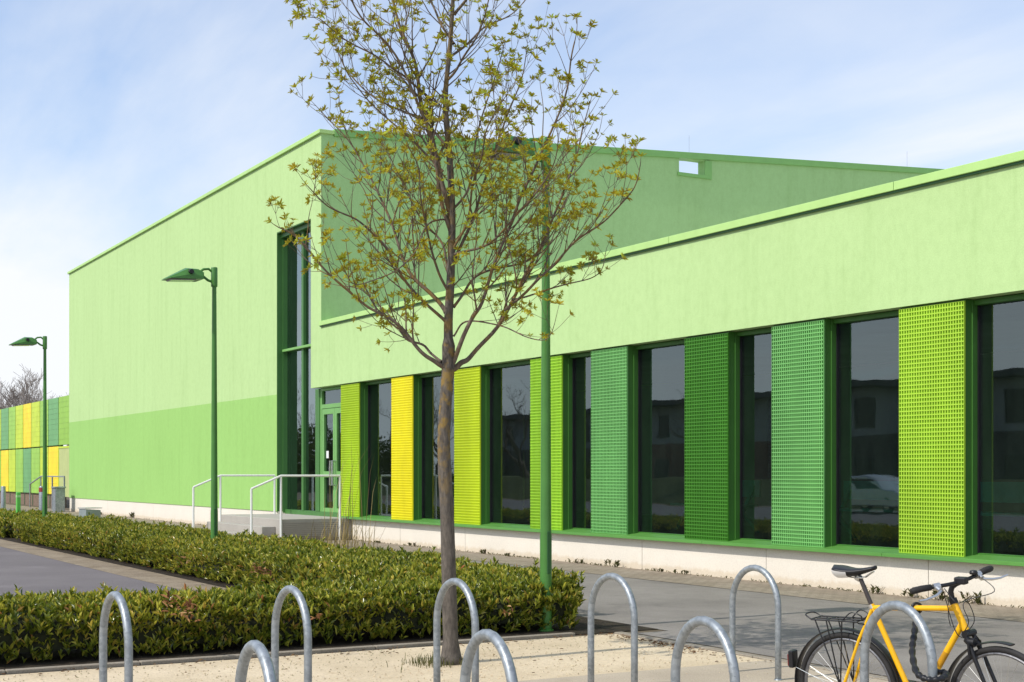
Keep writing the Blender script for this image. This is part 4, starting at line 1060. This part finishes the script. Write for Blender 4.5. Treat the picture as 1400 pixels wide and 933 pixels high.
def shrub(label, x, y, z, r_, seed):
    t = thing('shrub', label, 'shrub', (x, y, z), 0, 'shrubs across the street'); q = random.Random(seed); b = MB()
    for i in range(1400 if r_ < 2.5 else 2600):
        v = Vector((q.gauss(0, 1), q.gauss(0, 1), abs(q.gauss(0, .8)))); v = v.normalized()*r_*q.uniform(.6, 1.05)*(1+.25*mnoise.noise(v*1.3))
        b.leaf(v, v+Vector((q.gauss(0, .4),)*3)*r_, UP, .10*r_, .045*r_)
    b.build('foliage', M['grass'], t, fix=False)
    b = MB(); b.tube([(0, 0, 0), (0, 0, r_*.8)], .06, 6); b.build('stem', M['twig'], t)
for i, (x, r_) in enumerate(((-72, 1.6), (-84, 1.9), (-97, 3.0), (-105, 3.8), (-114, 4.4), (-124, 5.0), (-136, 5.6))):
    shrub(('round', 'broad', 'tall', 'dense', 'spreading', 'very large', 'largest')[i]+' green shrub on the bank across the street', x, -19.5, .9, r_, i)
# parked car
car = thing('parked_car', 'silver hatchback parked across the street, mirrored in a window', 'car', (-39.2, -12.2, 0), 0)
prof = [(-2.05, .32), (-2.1, .62), (-2.0, .88), (-1.72, .95), (-1.35, 1.38), (-.9, 1.46), (.1, 1.46), (.55, 1.36), (1.05, .97), (1.75, .86), (2.08, .68), (2.1, .35), (1.75, .26), (-1.75, .26)]
b = MB(); n = len(prof); vs = []
for y, kx, kz in ((-.86, .97, 0), (-.80, 1, .0), (.80, 1, 0), (.86, .97, 0)):
    for x, z in prof: vs.append((x*kx, y*(1-.16*max(0, z-.9)/.5), z if abs(y) < .82 else .3+(z-.3)*.97))
b.add(vs, [(i*n+j, i*n+(j+1) % n, (i+1)*n+(j+1) % n, (i+1)*n+j) for i in range(3) for j in range(n)]+[tuple(range(n)), tuple(range(3*n, 4*n))[::-1]])
b.build('body', paint('silver car paint', (.5, .51, .52), .25, .03, metal=.5), car, smooth='auto', bevel=.03)
for s in (-1, 1):
    b = MB(); b.add([(-1.2, s*.805, .97), (.92, s*.805, .97), (.48, s*.745, 1.32), (-.95, s*.745, 1.38)], [(0, 1, 2, 3)]); b.build('side_window', M['black'], car, fix=False)
    for x in (-1.3, 1.3):
        b = MB(); b.ring((x, s*.76, .31), (1, 0, 0), (0, 0, 1), .24, .08, 28, 8, flat=(.075, .10)); w_ = b.build('wheel', M['rubber'], car, smooth='auto')
        b = MB(); b.tube([(x, s*.70, .31), (x, s*.84, .31)], .18, 18); b.build('rim', M['chrome'], w_, smooth='auto')
    b = MB(); b.box(1.93, 2.07, min(s*.5, s*.76), max(s*.5, s*.76), .62, .74); b.build('headlight', M['white_pl'], car, bevel=.02)

# ------------------------------------------------------------------ sky, sun, camera
EL = math.radians(46); sunv = Vector((.05, -1, 0)).normalized()*math.cos(EL)+UP*math.sin(EL)
w = bpy.data.worlds.new('World'); scn.world = w; w.use_nodes = True; nt = w.node_tree
bg = nt.nodes['Background']
sky = N(nt, 'ShaderNodeTexSky', sky_type='NISHITA'); sky.sun_disc = False; sky.sun_elevation = EL; sky.sun_rotation = math.atan2(sunv.x, sunv.y)
sky.air_density = 1.0; sky.dust_density = 1.2; sky.ozone_density = 1.2
tc = N(nt, 'ShaderNodeTexCoord')
# thin streaky cloud: the direction projected on a high plane
sp = N(nt, 'ShaderNodeSeparateXYZ'); L(nt, tc.outputs['Generated'], sp.inputs[0])
zz = N(nt, 'ShaderNodeMath', operation='MAXIMUM'); L(nt, sp.outputs[2], zz.inputs[0]); zz.inputs[1].default_value = .02
za = N(nt, 'ShaderNodeMath', operation='ADD'); L(nt, zz.outputs[0], za.inputs[0]); za.inputs[1].default_value = .12
dx = N(nt, 'ShaderNodeMath', operation='DIVIDE'); L(nt, sp.outputs[0], dx.inputs[0]); L(nt, za.outputs[0], dx.inputs[1])
dy_ = N(nt, 'ShaderNodeMath', operation='DIVIDE'); L(nt, sp.outputs[1], dy_.inputs[0]); L(nt, za.outputs[0], dy_.inputs[1])
cb = N(nt, 'ShaderNodeCombineXYZ'); L(nt, dx.outputs[0], cb.inputs[0]); L(nt, dy_.outputs[0], cb.inputs[1])
mp = N(nt, 'ShaderNodeMapping'); mp.inputs['Rotation'].default_value = (0, 0, math.radians(25)); mp.inputs['Scale'].default_value = (.45, 1.35, 1); mp.inputs['Location'].default_value = (1.3, .4, 0); L(nt, cb.outputs[0], mp.inputs[0])
n1 = N(nt, 'ShaderNodeTexNoise'); n1.inputs['Scale'].default_value = .75; n1.inputs['Detail'].default_value = 9; n1.inputs['Roughness'].default_value = .55; n1.inputs['Distortion'].default_value = .5; L(nt, mp.outputs[0], n1.inputs['Vector'])
horizon = N(nt, 'ShaderNodeMapRange'); horizon.inputs[1].default_value = .02; horizon.inputs[2].default_value = .27; horizon.inputs[3].default_value = .40; horizon.inputs[4].default_value = 0.0; L(nt, sp.outputs[2], horizon.inputs[0])
ad = N(nt, 'ShaderNodeMath', operation='ADD'); L(nt, n1.outputs['Fac'], ad.inputs[0]); L(nt, horizon.outputs[0], ad.inputs[1])
rp = ramp(nt, ad.outputs[0], [(.44, (.26, .26, .26)), (.58, (.58, .58, .58)), (.74, (.99, .99, .99))])
cloudc = N(nt, 'ShaderNodeRGB'); cloudc.outputs[0].default_value = (9.25, 9.5, 9.85, 1)
skyb = mix(nt, 1.0, sky.outputs[0], (1.50, 1.72, 1.98), 'MULTIPLY')
mx = mix(nt, rp, skyb, cloudc.outputs[0])
L(nt, mx, bg.inputs['Color']); bg.inputs['Strength'].default_value = .105
su = bpy.data.lights.new('sun', 'SUN'); su.energy = 3.6; su.angle = math.radians(.5); su.color = (1, .95, .87)
so = bpy.data.objects.new('sun', su); COL.objects.link(so); so.rotation_euler = sunv.to_track_quat('Z', 'Y').to_euler(); so.location = (0, -20, 30)
cam = bpy.data.cameras.new('camera'); cam.lens = 36*F/1400; cam.sensor_width = 36; cam.sensor_fit = 'HORIZONTAL'; cam.clip_end = 3000; cam.clip_start = .1
cam.shift_y = (HZ-466.5)/1400; cam.shift_x = 0
co = bpy.data.objects.new('camera', cam); COL.objects.link(co); co.location = (0, 0, H)
co.rotation_euler = (math.radians(90), 0, math.atan2(CS, SN)); scn.camera = co
scn.view_settings.view_transform = 'Standard'; scn.view_settings.look = 'None'; scn.view_settings.exposure = 0; scn.view_settings.gamma = 1
scn.cycles.max_bounces = 8; scn.cycles.transparent_max_bounces = 12; scn.cycles.use_denoising = True
